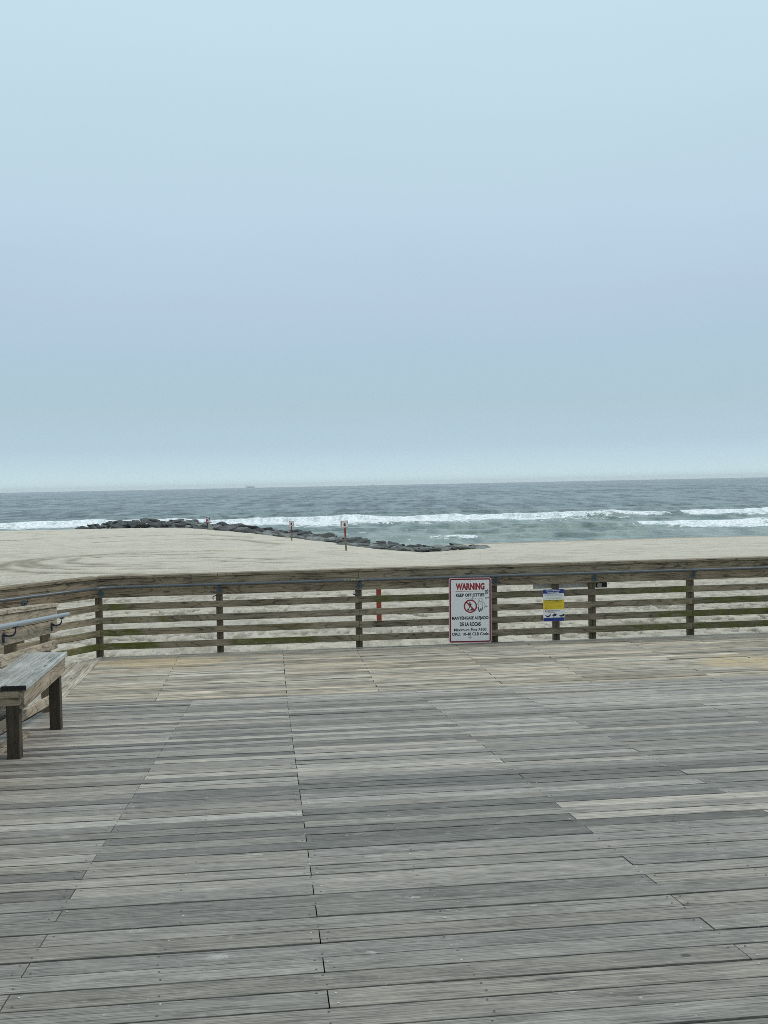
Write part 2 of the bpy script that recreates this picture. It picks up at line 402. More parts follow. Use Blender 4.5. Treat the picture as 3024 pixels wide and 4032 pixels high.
# ------------------------------------------------------------------ sea
waves = [  # crest line (u, v) points, height, foam strength along it, length of white water in front
    dict(p=[(-40, 190), (-24, 186), (-8, 184), (8, 186), (22, 189), (30, 187), (42, 184)], h=.95, f=[.75, .95, 1, 1, 1, .62, .35], ap=17),
    dict(p=[(-120, 197), (-75, 196), (-66, 194), (-58, 197), (-46, 200), (-36, 203)], h=1.0, f=[1, 1, .8, 1, 1, .3], ap=17),
    dict(p=[(51, 189), (56, 191), (66, 193), (90, 196), (130, 200)], h=.85, f=[.2, .95, 1, 1, 1], ap=9),
    dict(p=[(16, 143), (24, 145), (34, 146), (40, 147), (48, 149), (54, 151), (80, 155)], h=.7, f=[0, 0, .3, 1, .9, .8, 1], ap=13),
    dict(p=[(36, 192), (42, 190), (46, 191), (51, 189)], h=.75, f=[.2, .75, .8, .4], ap=5),
    dict(p=[(-2, 126), (6, 123.5), (9, 123), (14, 125), (26, 127), (38, 128)], h=.42, f=[0, .35, .55, 0, 0, 0], ap=3),
    dict(p=[(8, 139), (22, 137), (36, 139)], h=.35, f=[0, .15, 0], ap=2),
    dict(p=[(-36, 212), (-28, 208), (-18, 210)], h=.7, f=[0, .1, 0], ap=2),
    dict(p=[(-60, 232), (-10, 236), (40, 230), (90, 236)], h=.35, f=[0, 0, 0, 0], ap=1),
    dict(p=[(-80, 262), (0, 268), (90, 260)], h=.35, f=[0, 0, 0], ap=1),
    dict(p=[(-15, 155), (0, 152), (18, 156)], h=.3, f=[0, 0.1, 0], ap=2),
    dict(p=[(24, 176), (32, 178), (40, 176), (46, 174)], h=.3, f=[0, .5, .45, 0], ap=4),
    dict(p=[(-18, 172), (-6, 170), (8, 172), (20, 171)], h=.3, f=[.2, .5, .3, .4], ap=6),
    dict(p=[(34, 138), (42, 136.5), (52, 139), (70, 141)], h=.35, f=[.1, .7, .55, .6], ap=6),
    dict(p=[(50, 176), (62, 178), (90, 180)], h=.3, f=[0, .5, .5], ap=6),
    dict(p=[(40, 131), (48, 130), (70, 132)], h=.3, f=[.2, .1, .3], ap=2),
]
ts = np.concatenate([-np.geomspace(6, .47, 50), np.linspace(-.46, .46, 1000), np.geomspace(.47, 6, 50)])
vr = np.concatenate([np.arange(92, 235, .5), 1/np.linspace(1/235.5, 1/9600.0, 420)])
Ts, V = np.meshgrid(ts, vr); U = Ts*V
calm = sst(V, shore_v(U), shore_v(U)+70)
Z = np.zeros_like(U); foam = np.zeros_like(U)
wob = (fbm(U/9, V*0, 77, 3)-.5)*5
for k, w in enumerate(waves):
    P_ = np.array(w['p']); f_ = np.array(w['f'])
    vc = np.interp(U, P_[:, 0], P_[:, 1])+wob+(fbm(U/2.2, V*0, 170+k, 3)-.5)*3.5+(fbm(U/14, V*0, 190+k, 2)-.5)*4
    ends = sst(U, P_[0, 0]-4, P_[0, 0]+4)*(1-sst(U, P_[-1, 0]-4, P_[-1, 0]+4))
    fs = np.interp(U, P_[:, 0], f_)
    d = V-vc
    hv = w['h']*(.65+.6*fbm(U/5, U*0+k, 50+k, 3))*ends
    Z += hv*np.where(d < 0, np.exp(-(d/1.6)**2), np.exp(-(d/4.5)**2))
    ap = w['ap']
    crest = np.exp(-((d+.6)/1.8)**2)*1.3*sst(fbm(U/6, U*0+3, 97+k, 3)+.25*fs, .35, .55)
    apron = (.55+.75*fbm(U/4.5, V/3.0, 95+k, 3))*np.where((d < 0), np.clip(1+d/(ap*(.35+1.0*fbm(U/7, U*0, 90+k, 2))), 0, 1)**.6, np.exp(-(d/1.6)**2))
    foam = np.maximum(foam, ends*fs*np.maximum(crest, apron))
    Z += .25*ends*fs*apron*(fbm(U/1.3, V/1.3, 60+k, 3)-.3)*(w['h'])
amp = .35+.65*calm
wg = .4+1.2*fbm(U/70, V/110, 300, 2)
tone_ = (fbm(U/1.6, V/6, 310, 3)-.5)*(1-sst(V, 220, 380))*1.0+(fbm(U/3.2, V/26, 311, 3)-.5)*sst(V, 200, 320)*(1-sst(V, 600, 900))*1.25 \
    + (fbm(U/6.5, V/90, 312, 3)-.5)*sst(V, 450, 700)*(1-sst(V, 1500, 2200))*1.15+(fbm(U/18, V/500, 313, 3)-.5)*sst(V, 1300, 2000)*.7+(fbm(U/60, V/160, 314, 3)-.5)*.3
Z += amp*(.6*wg*(fbm(U/9, V/5.0, 1, 3)-.5)+1.0*wg*(fbm(U/26, V/13, 2, 2)-.5)*calm+.12*(vn(U/2.2, V/1.2, 3)-.5))
fizz = fbm(U/2.6, V/3.2, 200, 4)
lace = 1-sst(np.abs(fbm(U/7, V/5, 210, 4)-.5), .0, .06)     # drifting lines of old foam
inshore = (1-sst(V, 165, 235))
foam = np.clip(foam, 0, 1.3)
foam = np.maximum(foam, .42*lace*inshore*sst(fbm(U/25, V/12, 220, 2), .45, .62))
swash = np.exp(-((V-shore_v(U)-1.5-2*(vn(U/7, U*0, 5)-.5))/1.0)**2)*.35
foam = np.maximum(foam, swash)
MW = Mat('sea_water'); P = pos(MW)
fo = MW.attr('foam').outputs['Fac']; sh = MW.attr('shore').outputs['Fac']
n1 = MW.noise(P, .9, (1, .8, 1), 6, .7, .3); n2 = MW.noise(P, 2.6, (1, 1, 1), 4, .7)
fm = MW.math('ADD', fo, MW.math('MULTIPLY_ADD', MW.math('ADD', n1, MW.math('MULTIPLY', n2, .5)), 1.7, -1.28))
fmask = MW.ss(fm, .42, .62)
fleckm = MW.ss(MW.math('ADD', fo, MW.math('MULTIPLY_ADD', n1, .9, -.5)), .22, .5, 0, .28)
deep = MW.noise(P, .02, (.35, 1.6, 1), 5, .6)
mid_ = MW.noise(P, .11, (.35, 1.5, 1), 5, .65)
tn_ = MW.attr('tone').outputs['Fac']
cd_ = MW.mix(MW.ss(MW.math('ADD', MW.math('MULTIPLY', MW.math('SUBTRACT', deep, .5), .5), tn_), -.3, .3), (.045, .075, .080), (.20, .262, .265))
cw = MW.mix(sh, cd_, MW.mix(MW.ss(MW.math('ADD', MW.math('SUBTRACT', mid_, .5), tn_), -.33, .33), (.09, .14, .12), (.29, .345, .305)))
cw = MW.mix(fleckm, cw, (.5, .58, .57))
cw = MW.mix(fmask, cw, MW.mix(MW.ss(n2, .35, .6), (.60, .69, .70), (.96, .97, .97)))
ro = MW.math('MULTIPLY_ADD', fmask, .5, .22)
MW.set(Base_Color=cw, Roughness=ro, IOR=1.33); MW.b.inputs['Specular IOR Level'].default_value = .5
b1 = MW.noise(P, .55, (.6, 1.5, 1), 5, .62); b2 = MW.noise(P, .06, (.4, 1.4, 1), 6, .68)
hb = MW.math('ADD', MW.math('MULTIPLY', b1, .9), MW.math('MULTIPLY', b2, 4.5))
MW.bump(hb, 1.0, .75)
grid_mesh('sea_water', U*math.cos(YAW)+V*math.sin(YAW), -U*math.sin(YAW)+V*math.cos(YAW), Z+SEA, MW.m,
          {'foam': foam, 'tone': tone_, 'shore': 1-sst(V, 150, 300)})

# ------------------------------------------------------------------ haze
hz = MB(); hz.add([(x, y, z) for z in (-9, 26) for y in (-1500, 12000) for x in (-9000, 9000)],
                  [(0, 2, 3, 1), (4, 5, 7, 6), (0, 1, 5, 4), (2, 6, 7, 3), (0, 4, 6, 2), (1, 3, 7, 5)])
HM = bpy.data.materials.new('haze'); HM.use_nodes = True; HM.node_tree.nodes.clear()
ho = HM.node_tree.nodes.new('ShaderNodeOutputMaterial'); hv = HM.node_tree.nodes.new('ShaderNodeVolumePrincipled')
hv.inputs['Color'].default_value = (.97, .99, 1.0, 1); hv.inputs['Density'].default_value = .00008
HM.node_tree.links.new(hv.outputs[0], ho.inputs['Volume'])
hzo = hz.build('haze', HM); tag(hzo, kind='stuff')

# ------------------------------------------------------------------ deck: ramp, landing and platform
def spot(x, y, r, st, c): return ((x, y, rampz(y)), r, st, c)
WHITE = (.42, .41, .38, 1); DARK = (.035, .04, .035, 1)
ramp_spots = [spot(-.52, 4.06, .13, (1, 1.6, 1), WHITE), spot(-.1, 5.06, .16, (1, 1.6, 1), WHITE), spot(-.2, 3.72, .13, (.9, 1.6, 1), WHITE),
              spot(.32, 3.66, .08, (1, 1.3, 1), WHITE), spot(1.36, 3.42, .05, (.8, 1.0, 1), DARK), spot(.9, 3.2, .10, (.6, 2, 1), WHITE),
              spot(.55, 4.25, .14, (1, 2, 1), WHITE), spot(1.0, 4.05, .07, (1, 2, 1), WHITE), spot(.45, 4.9, .14, (1, 2, 1), WHITE)]
M_ramp = wood('grey_hardwood', (.114, .106, .094), (.392, .364, .324), deck=True, patch=.35, rough=.6, fl=.6, spots=ramp_spots, knots=False, stain=(.20, .22, .215))
M_plat = wood('pale_softwood', (.115, .10, .078), (.60, .55, .455), patch=.6, rough=.75, fl=.3, stain=(.56, .42, .22), knots=True)
M_scr = plain('screw_head', (.06, .06, .06), .5); M_scr2 = plain('putty_plug', (.55, .56, .53), .8)
M_und = plain('deck_joist', (.10, .09, .07), .9)

eX = (1, 0, 0); cols = [-.85, .15]
jx = sorted([.15+2.42*k for k in range(-2, 6)]); jx2 = sorted([1.56+2.42*k for k in range(-3, 5)])
pitch = .1448
XL, XR = -2.36, 11.4
dk = MB(); k = 0; y = J; walkrow = 0
slope = Vector((0, 1, -1/12)).normalized(); nrm = Vector((0, 1/12, 1)).normalized()
rr = random.Random(12); cur = .5
def tone(Y):
    # planks range from pale silver to dark, with runs of darker ones nearer by
    r = rr.random()
    if r < (.24 if 3.8 < Y < 7.6 else .12): t = rr.uniform(.15, .27)
    elif r < .42: t = rr.uniform(.66, .88)
    else: t = rr.gauss(.47, .09)
    if Y < 4.4: t = .5+(t-.5)*.42-.12
    return (t, rr.random()*.7)
while y > -4.0:
    y1 = y; y0 = y-pitch; y = y0
    flat = y0 < J-9.6
    js = (jx if k % 2 == 0 else jx2)
    if 6.3 < y1 < 9.0 and k % 4 == 1: js = sorted(jx2+[.15])
    js = [q for q in js if XL+.3 < q < XR-.3]
    if rr.random() < .12 and js: js.remove(rr.choice(js))
    segs = [XL]+js+[XR]
    gap = .010+rr.random()*.005
    for a, b in zip(segs[:-1], segs[1:]):
        z0 = rampz(y0) if not flat else .8
        dz = rr.gauss(0, .0012)
        ev = (0, 1, 0) if flat else slope; en = (0, 0, 1) if flat else nrm
        o = Vector((a+.0022, y0+gap/2, z0))-Vector(en)*.035+Vector((0, 0, dz))
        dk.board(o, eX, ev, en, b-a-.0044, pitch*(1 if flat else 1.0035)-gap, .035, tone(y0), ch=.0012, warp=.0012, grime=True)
    if y0 > 2.0:
        jo = sorted(jx+jx2)
        jj = []
        for q in jo:
            for d in ((-.03, .03) if q in js else (0,)): jj.append(q+d)
            if y0 < 6.5: jj.append(q+.47+.02*math.sin(k))
        for q in jj:
            if not (XL < q < 8): continue
            for fy in (.22, .78):
                if rr.random() < .25: continue
                yy = y0+pitch*fy+rr.gauss(0, .004)
                dk.disc((q+rr.gauss(0, .004), yy, rampz(yy)+.0022), .0042, mi=2 if rr.random() < .2 else 1)
    k += 1
# joists and side beams below
for q in sorted(jx+jx2)+[XL+.03, XR-.03]:
    dk.board((q-.02, J-.05, -.23), (0, -1, 1/12), (1, 0, 0), (0, 0, 1), 9.55, .04, .19, mi=3, ch=.001)
dk.board((XL, J-9.6, .57), (0, -1, 0), (1, 0, 0), (0, 0, 1), 6, XR-XL, .19, mi=3, ch=.001)
o = dk.build('boardwalk_ramp', [M_ramp, M_scr, M_scr2, M_und]); o['kind'] = 'structure'

pf = MB(); YE = 15.0
def stain(p):
    s = 0
    n = .25*math.sin(p.x*3.1+p.y*2)+.15*math.sin(p.x*7.7-p.y*5)
    for cx, cy, rx, ry, a in ((-1.35, 14.35, .95, .42, .75), (6.35, 12.75, 1.0, .55, .9), (7.6, 13.1, .8, .4, .5), (1.0, 13.6, 1.2, .2, .25)):
        a = a*(.55+.45*math.sin(int((p.y-J)/pitch)*2.4+cx)**2)
        d = math.hypot((p.x-cx)/rx, (p.y-cy)/ry)+n
        s = max(s, a*max(0, min(1, (1.15-d)*2.2)))
    return s
y = J+.004; k = 0
pj = [-1.27, 1.18, 3.61, 6.04, 8.47]; pj2 = [.154, 2.60, 5.04, 7.47, 9.9]
while y < YE-.02:
    js = pj2 if k % 2 else pj
    if k in (3, 4, 9, 10, 13, 14): js = sorted(js+[.154] if .154 not in js else js)
    xl = -2.3
    segs = [xl]+js+[XR]; gap = .008+rr.random()*.006
    for a, b in zip(segs[:-1], segs[1:]):
        r = rr.random(); t = rr.uniform(.22, .34) if r < .16 else rr.gauss(.50, .10)
        w = min(pitch-gap, YE-y)
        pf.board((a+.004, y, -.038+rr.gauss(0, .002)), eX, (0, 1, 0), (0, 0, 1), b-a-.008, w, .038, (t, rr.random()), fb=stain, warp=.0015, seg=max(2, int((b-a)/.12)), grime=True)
    y += pitch; k += 1
# left wedge of boards laid towards the viewer, cut off along the slanting edge
AD = Vector((-.62, -.785, 0)).normalized(); CRN = Vector((-2.36, 15.0, 0))
x = -2.306
while x > -4.3:
    x0 = x-pitch+.006
    yt0 = CRN.y+(x0-CRN.x)*AD.y/AD.x-.03; yt1 = CRN.y+(x-CRN.x)*AD.y/AD.x-.03
    n = 14; ro_ = [rnd.uniform(-40, 40) for _ in range(3)]; t = (rr.gauss(.5, .08), rr.random())
    vs, gc, ti = [], [], []
    for i in range(n+1):
        for (xx, yt) in ((x0, yt0), (x, yt1)):
            for zz in (-.038, 0.0):
                yy = J+(yt-J)*i/n if x0 > -2.5 or True else 0
                vs.append((xx, yy, zz)); gc.append((yy+ro_[0], xx+ro_[1], zz+ro_[2]))
                ti.append((*t, 0, 1))
    fs = []
    for i in range(n):
        a = i*4
        fs += [(a+1, a+3, a+7, a+5), (a, a+4, a+6, a+2), (a, a+1, a+5, a+4), (a+2, a+6, a+7, a+3)]
    fs += [(0, 2, 3, 1), (n*4, n*4+1, n*4+3, n*4+2)]
    pf.add(vs, fs, gc, ti)
    x -= pitch
for q in sorted(pj+pj2)+[-2.2, XR-.03]:
    pf.board((q-.02, J, -.235), (0, 1, 0), (1, 0, 0), (0, 0, 1), YE-J-.06, .04, .19, mi=1, ch=.001)
pf.board((-2.33, YE-.045, -.24), eX, (0, 1, 0), (0, 0, 1), XR+2.33, .038, .2, mi=0, ch=.002)
L_ = 2.6
pf.board(Vector((-2.36, YE-.04, -.24)), AD, AD.cross(Vector((0, 0, 1))), (0, 0, 1), L_, .038, .2, mi=0, ch=.002)
for q in np.arange(-1.5, 11, 1.95):
    for yy in (12.2, 14.6): pf.box((q-.1, yy-.1, -1.3), (q+.1, yy+.1, -.236), mi=1)
o = pf.build('boardwalk_platform', [M_plat, M_und]); o['kind'] = 'structure'

# ------------------------------------------------------------------ railings
M_fen = wood('railing_timber', (.060, .048, .034), (.355, .30, .215), flame=.45, patch=.9, rough=.85, stain=(.10, .105, .016))
M_post = wood('railing_post_timber', (.05, .04, .028), (.24, .195, .135), flame=.1, patch=.7, rough=.9, stain=(.03, .035, .02))
M_pipe = Mat('galvanised_pipe'); P = pos(M_pipe)
q = M_pipe.noise(P, 9, (1, 1, 1), 5, .7); q2 = M_pipe.noise(P, 60, (1, 1, 1), 3, .7)
M_pipe.set(Base_Color=M_pipe.mix(q, (.055, .062, .070), (.17, .185, .195)), Roughness=M_pipe.math('MULTIPLY_ADD', q2, .3, .30), Metallic=.45)
M_pipe.bump(q2, .25, .002); M_pipe = M_pipe.m
M_pipe2 = plain('pale_galvanised_pipe', (.30, .335, .355), .45, .3, .15, 30)
M_brk = plain('bracket_iron', (.075, .10, .125), .5, .3, .4, 40)
M_brk2 = plain('bracket_iron_dark', (.045, .05, .075), .5, .3, .3, 40)

RAILS = [(.098, .089), (.281, .089), (.459, .089), (.637, .089)]       # bottom height, width
def rng(p, lst, s):
    m_ = 0
    for a, b, k_ in lst:
        w = .06+.05*math.sin(s*9+p.x*11)
        m_ = max(m_, k_*max(0, min(1, (p.x-a+w)/.1))*max(0, min(1, (b+w-p.x)/.12)))
    return m_
MOSS = {3: [(-2.4, -1.92, .8), (-.25, -.06, .4), (1.42, 2.6, .85), (3.2, 4.1, .35), (4.7, 5.1, .45), (5.2, 6.1, .9)],
        2: [(-2.15, -1.82, .8), (-1.52, -1.42, .8), (-1.15, -1.05, .6), (5.6, 5.78, .8), (5.95, 6.12, .5), (6.35, 9.5, .8)],
        1: [(-2.4, -1.86, .95), (-.25, .5, .55), (5.1, 5.3, .4), (5.6, 6.1, .85), (6.12, 11, .9)],
        0: [(-2.4, -1.6, 1), (-.57, .62, .95), (1.2, 1.6, .3), (4.7, 5.1, .5), (5.1, 6.1, .75), (6.12, 11, .85)]}
BR = (.63, .86, .60, .50)
root = thing('wooden_railing', (2.0, 15.05, 0), 'long weathered wooden railing along the far edge of the platform, facing the sea', 'railing')
MAIN = root
SEG = [(-2.36, 1.24), (1.24, 6.12), (6.12, 11.0)]
RTONE = {(0, 3): .36, (0, 2): .46, (0, 1): .40, (0, 0): .40, (1, 3): .24, (1, 2): .46, (1, 1): .30, (1, 0): .34, (2, 3): .42, (2, 2): .2, (2, 1): .12, (2, 0): .22}
for si, (a, b) in enumerate(SEG):
    for ri, (z, w) in enumerate(RAILS):
        B = MB(); B.board((a+.002, 14.962, z+rnd.gauss(0, .002)), eX, (0, 1, 0), (0, 0, 1), b-a-.004, .038, w, (RTONE[(si, ri)], rnd.uniform(.2, .9)),
                          fb=lambda p, ri=ri: rng(p, MOSS[ri], ri), ch=.004, warp=.0015)
        o = B.build('rail', M_fen, root)
        if ri == 0 and si == 0: o['label'] = 'lowest rail with green moss near both ends'
        if ri in (0, 1) and si == 2: o['label'] = 'dark mossy rail'
    for z, w, t in ((.818, .138, .36), (.960, .1175, .44)):
        B = MB(); B.board((a+.002, 14.955 if z < .9 else 14.950, z), eX, (0, 1, 0), (0, 0, 1), b-a-.004, .038, w, (t+rnd.gauss(0, .04), rnd.uniform(.4, .9)), ch=.004, warp=.0015, fb=lambda p: 0)
        B.build('top_board', M_fen, root)
CAPS = [(-2.36, -.72), (-.72, 1.9), (1.9, 4.6), (4.6, 8.5), (8.5, 11.0)]
for a, b in CAPS:
    B = MB(); B.board((a+.003, 14.93, 1.0785), eX, (0, 1, 0), (0, 0, 1), b-a-.006, .19, .038, (.40+rnd.gauss(0, .03), .5), ch=.005, warp=.002)
    B.build('cap_board', M_fen, root)
pb = MB(); pb.board((-.045, -.045, -.6), (0, 0, 1), (1, 0, 0), (0, 1, 0), 1.677, .09, .09, (.38, .6), fb=lambda p: .8*max(0, min(1, (.16-p.z)/.2)) if p.z < .2 else 0, ch=.005)
po = pb.build('post', M_post, root, loc=(0, 0, 0)); pme = po.data; bpy.data.objects.remove(po)
for x in (-2.36, -.71, 1.24, 3.19, 4.10, 4.64, 6.12, 8.07, 9.9): link('post', pme, root, (x, 15.047, 0))
# the handrail pipe with its wall brackets
HZ = .966
n_ = Vector((AD.y, -AD.x, 0)); n_ = n_ if n_.y < 0 else -n_      # towards the viewer side of the slanting run
# pipe bends round the corner
c0 = Vector((-2.30, 14.875, HZ)); pts = [(11.0, 14.875, HZ)]+[(x, 14.875, HZ) for x in np.arange(9, -1.9, -.6)]
pts += [(-2.0, 14.875, HZ), (-2.12, 14.868, HZ), (-2.22, 14.842, HZ), (-2.30, 14.795, HZ), (-2.37, 14.735, HZ)]
B = MB(); B.tube(pts, .0215, 14)
hr = B.build('handrail', M_pipe, root)
hr['label'] = 'dark galvanised pipe handrail on round plate brackets'
B = MB()
for i in range(9):
    a = rnd.uniform(1.0, 1.3); B.tube([(a, 14.853, HZ+rnd.uniform(.0, .018)), (a+rnd.uniform(.01, .04), 14.853, HZ+rnd.uniform(-.01, .016))], .0035, 5)
for i in range(3): B.tube([(1.12+.045*i, 14.852, HZ-.012), (1.15+.045*i, 14.852, HZ+.014)], .0035, 5)
B.build('paint_mark', plain('ochre_paint', (.42, .38, .12), .7), hr)
def bracket(B, x, y, dy=-1, d=Vector((0, -1, 0)), z=HZ):
    o = Vector((x, y, 0)); s = d.cross(Vector((0, 0, 1)))
    # round plate against the board
    vs = []
    for q in (0, .012):
        for i in range(16):
            a = i*math.pi/8; vs.append(o+d*q+s*(.038*math.cos(a))+Vector((0, 0, z-.088+.042*math.sin(a))))
    B.add(vs, [tuple(range(16)), tuple(range(31, 15, -1))]+[(i, (i+1) % 16, 16+(i+1) % 16, 16+i) for i in range(16)])
    B.tube([o+d*.012+Vector((0, 0, z-.095)), o+d*.045+Vector((0, 0, z-.090)), o+d*.072+Vector((0, 0, z-.068)), o+d*.08+Vector((0, 0, z-.02))], .0075, 8)
    B.board(o+d*.06-s*.03+Vector((0, 0, z-.030)), s, d, (0, 0, 1), .06, .04, .008, ch=.001)
for x in (-.71, 1.24, 3.19, 4.64, 6.12, 8.07):
    B = MB(); bracket(B, x+.01, 14.953); B.build('bracket', M_brk, hr)
B = MB(); bracket(B, -2.31, 14.953); B.build('bracket', plain('bracket_teal', (.05, .11, .12), .6), hr)
# tiny fittings screwed to the posts
B = MB(); B.box((1.165, 14.98, .765), (1.193, 15.01, .795)); B.box((1.163, 14.978, .745), (1.196, 15.012, .764), mi=1)
B.build('fitting', [plain('white_plastic', (.75, .75, .72), .5), M_brk2], root)
B = MB(); B.tube([(-.755, 15.0, .80), (-.785, 14.99, .79), (-.80, 14.985, .765), (-.785, 14.98, .75)], .007, 6); B.build('hook', M_brk2, root)

# slanting run from the corner down to the left
L2 = 2.5; nA = Vector((-AD.y, AD.x, 0)); nA = nA if nA.x < 0 else -nA   # outward, away from the platform
base = CRN + Vector((0, 0, 0))
root2 = thing('wooden_railing', base+AD*1.2, 'slanting wooden railing running off the corner post to the left, behind the bench', 'railing')
off = -nA*.038
for ri, (z, w) in enumerate(RAILS):
    B = MB(); B.board(base+off+AD*.01+Vector((0, 0, z)), AD, nA, (0, 0, 1), L2, .038, w, ((.42, .46, .46, .42)[ri], .5),
                      fb=lambda p, ri=ri: ((.9 if ri == 0 else .25 if ri == 1 else 0)*(1 if (p.x > -3.0) else .2)), ch=.004)
    B.build('rail', M_fen, root2)
for z, w, t in ((.818, .138, .34), (.960, .1165, .40)):
    B = MB(); B.board(base+off-nA*(.0 if z < .9 else .006)+Vector((0, 0, z)), AD, nA, (0, 0, 1), L2, .038, w, (t, .7), ch=.004, fb=lambda p: 0)
    B.build('top_board', M_fen, root2)
B = MB(); B.board(base-nA*.07+AD*.035+Vector((0, 0, 1.077)), AD, nA, (0, 0, 1), L2, .19, .038, (.38, .5), ch=.005); B.build('cap_board', M_fen, root2)
for q in (1.25, 2.4):
    p = base+AD*q+nA*.003
    B = MB(); B.board(p+Vector((0, 0, -.7)), (0, 0, 1), AD, nA, 1.776, .09, .09, (.38, .6), ch=.005); B.build('post', M_post, root2)
B = MB(); p0 = Vector((-2.372, 14.733, HZ)); q0 = p0+AD*.03
B.tube([p0+AD*t for t in np.linspace(.003, L2-.1, 6)], .0215, 14)
h2 = B.build('handrail', M_pipe, root2)
for q in (1.28, 2.3):
    B = MB(); pp = base+off+AD*q; bracket(B, pp.x, pp.y, d=-nA); B.build('bracket', M_brk, h2)

# railing up the left side of the ramp
root3 = thing('wooden_railing', (-2.25, 9.0, rampz(9.0)), 'sloping wooden railing beside the ramp and bench, with a pale pipe handrail', 'railing')
M_ben = wood('bench_timber', (.085, .07, .05), (.46, .40, .31), flame=.45, patch=.7, rough=.85)
Y1, Y0 = 11.3, 3.2; Ls = (Y1-Y0)*math.hypot(1, 1/12)
dn = Vector((0, -1, 1/12)).normalized(); nz = Vector((0, 0, 1))
def rboard(name, h, w, t, xoff=0.0, y1=Y1, y0=Y0, mat=M_ben, thick=.038, tn=.5):
    yy = [y1]
    while yy[-1]-4.9 > y0+.5: yy.append(yy[-1]-4.88)
    yy.append(y0)
    for a, b in zip(yy[:-1], yy[1:]):
        B = MB(); B.board((-2.2-thick+xoff, a, (J-a)/12+h), dn, (1, 0, 0), nz, (a-b)*math.hypot(1, 1/12)-.003, thick, w, (t+rnd.gauss(0, .02), tn), ch=.004, warp=.001)
        B.build(name, mat, root3)
for (z, w), t in zip(RAILS, (.55, .42, .42, .5)): rboard('rail', z, w, t)
rboard('top_board', .806, .125, .42, tn=.8); rboard('top_board', .935, .128, .44, xoff=.003, tn=.8)
rboard('cap_board', 1.066, .038, .52, xoff=.02, thick=.16)
for yy in (11.13, 9.68, 8.2, 6.3, 4.4):
    B = MB(); B.board((-2.335, yy-.045, -.7), nz, (1, 0, 0), (0, 1, 0), rampz(yy)+1.058+.7, .09, .09, (.5, .9), ch=.005); B.build('post', M_post, root3)
rp = [(-2.09, Y1-.1-.0 - t, (J-(Y1-.1-t))/12+.985) for t in np.linspace(0, 7.8, 8)]
rp = [(-2.09, Y1+.03, rp[0][2]-.012)]+rp
B = MB(); B.tube(rp, .0215, 14); h3 = B.build('handrail', M_pipe2, root3)
for yy in (11.0, 9.05, 7.1, 5.1):
    B = MB(); z = (J-yy)/12
    vs = []
    for q in (0, .010):
        for i in range(16):
            a = i*math.pi/8; vs.append(Vector((-2.197+q, yy+.030*math.cos(a), z+.875+.045*math.sin(a))))
    B.add(vs, [tuple(range(15, -1, -1)), tuple(range(16, 32))]+[(i, 16+i, 16+(i+1) % 16, (i+1) % 16) for i in range(16)])
    B.tube([(-2.19, yy, z+.895), (-2.15, yy, z+.885), (-2.115, yy, z+.892), (-2.098, yy, z+.915), (-2.092, yy, z+.955)], .008, 8)
    B.box((-2.11, yy-.035, z+.954), (-2.072, yy+.035, z+.962))
    B.build('bracket', M_brk2, h3)
# low kerb board on the ramp below the railing
B = MB(); B.board((-2.175, 9.44, (J-9.44)/12+.001), dn, (1, 0, 0), nz, 5.8, .085, .045, (.45, .4), ch=.004)
o = B.build('kerb_board', M_ben); tag(o, 'low timber kerb board lying on the ramp under the bench', 'kerb board')

# ------------------------------------------------------------------ bench
bn = thing('wooden_bench', (-2.0, 9.0, rampz(9)), 'grey weathered backless wooden bench on the ramp against the railing', 'bench')
M_bt = wood('bench_seat_timber', (.14, .145, .138), (.52, .545, .535), flame=.15, patch=1.0, rough=.75)
M_leg = wood('bench_leg_timber', (.03, .025, .018), (.105, .088, .066), flame=.25, patch=.8, rough=.9)
for k, x in enumerate((-2.015, -2.205)):
    B = MB(); B.board((x, 8.19, .812), (0, 1, 0), (1, 0, 0), nz, 1.64 if k == 0 else 1.66, .184, .040, (.55, .3), ch=.005, warp=.001, seg=6); B.build('seat_board', M_bt, bn)
B = MB(); B.board((-1.888, 8.20, .674), (0, 1, 0), (1, 0, 0), nz, 1.62, .038, .137, (.40, .8), ch=.004); B.build('apron', M_ben, bn)
B = MB(); B.board((-2.205, 8.20, .674), (0, 1, 0), (1, 0, 0), nz, 1.62, .038, .137, (.40, .8), ch=.004); B.build('apron', M_ben, bn)
for yy in (8.225, 9.775):
    B = MB(); B.board((-2.165, yy-.03 if yy < 9 else yy+.055, .700), (1, 0, 0), (0, 1, 0), nz, .275, .038, .11, (.42, .9), ch=.004); B.build('cross_brace', M_ben, bn)
for yy in (8.19, 9.745):
    for x in (-1.987, ):
        z = rampz(yy+.1)-.004
        B = MB(); B.board((x-.001, yy+.01, z), nz, (1, 0, 0), (0, 1, 0), .810-z, .096, .096, (.36, .7), ch=.005); B.build('leg', M_leg, bn)

for x in (-2.013, -2.203):
    B = MB(); B.board((x, 8.186, .814), (1, 0, 0), (0, 1, 0), nz, .18, .003, .036, (.2, .5), ch=.0005); B.build('end_grain', plain('dark_end_grain', (.018, .017, .016), .9), bn)  # thin near-black strip over the near end of each seat board
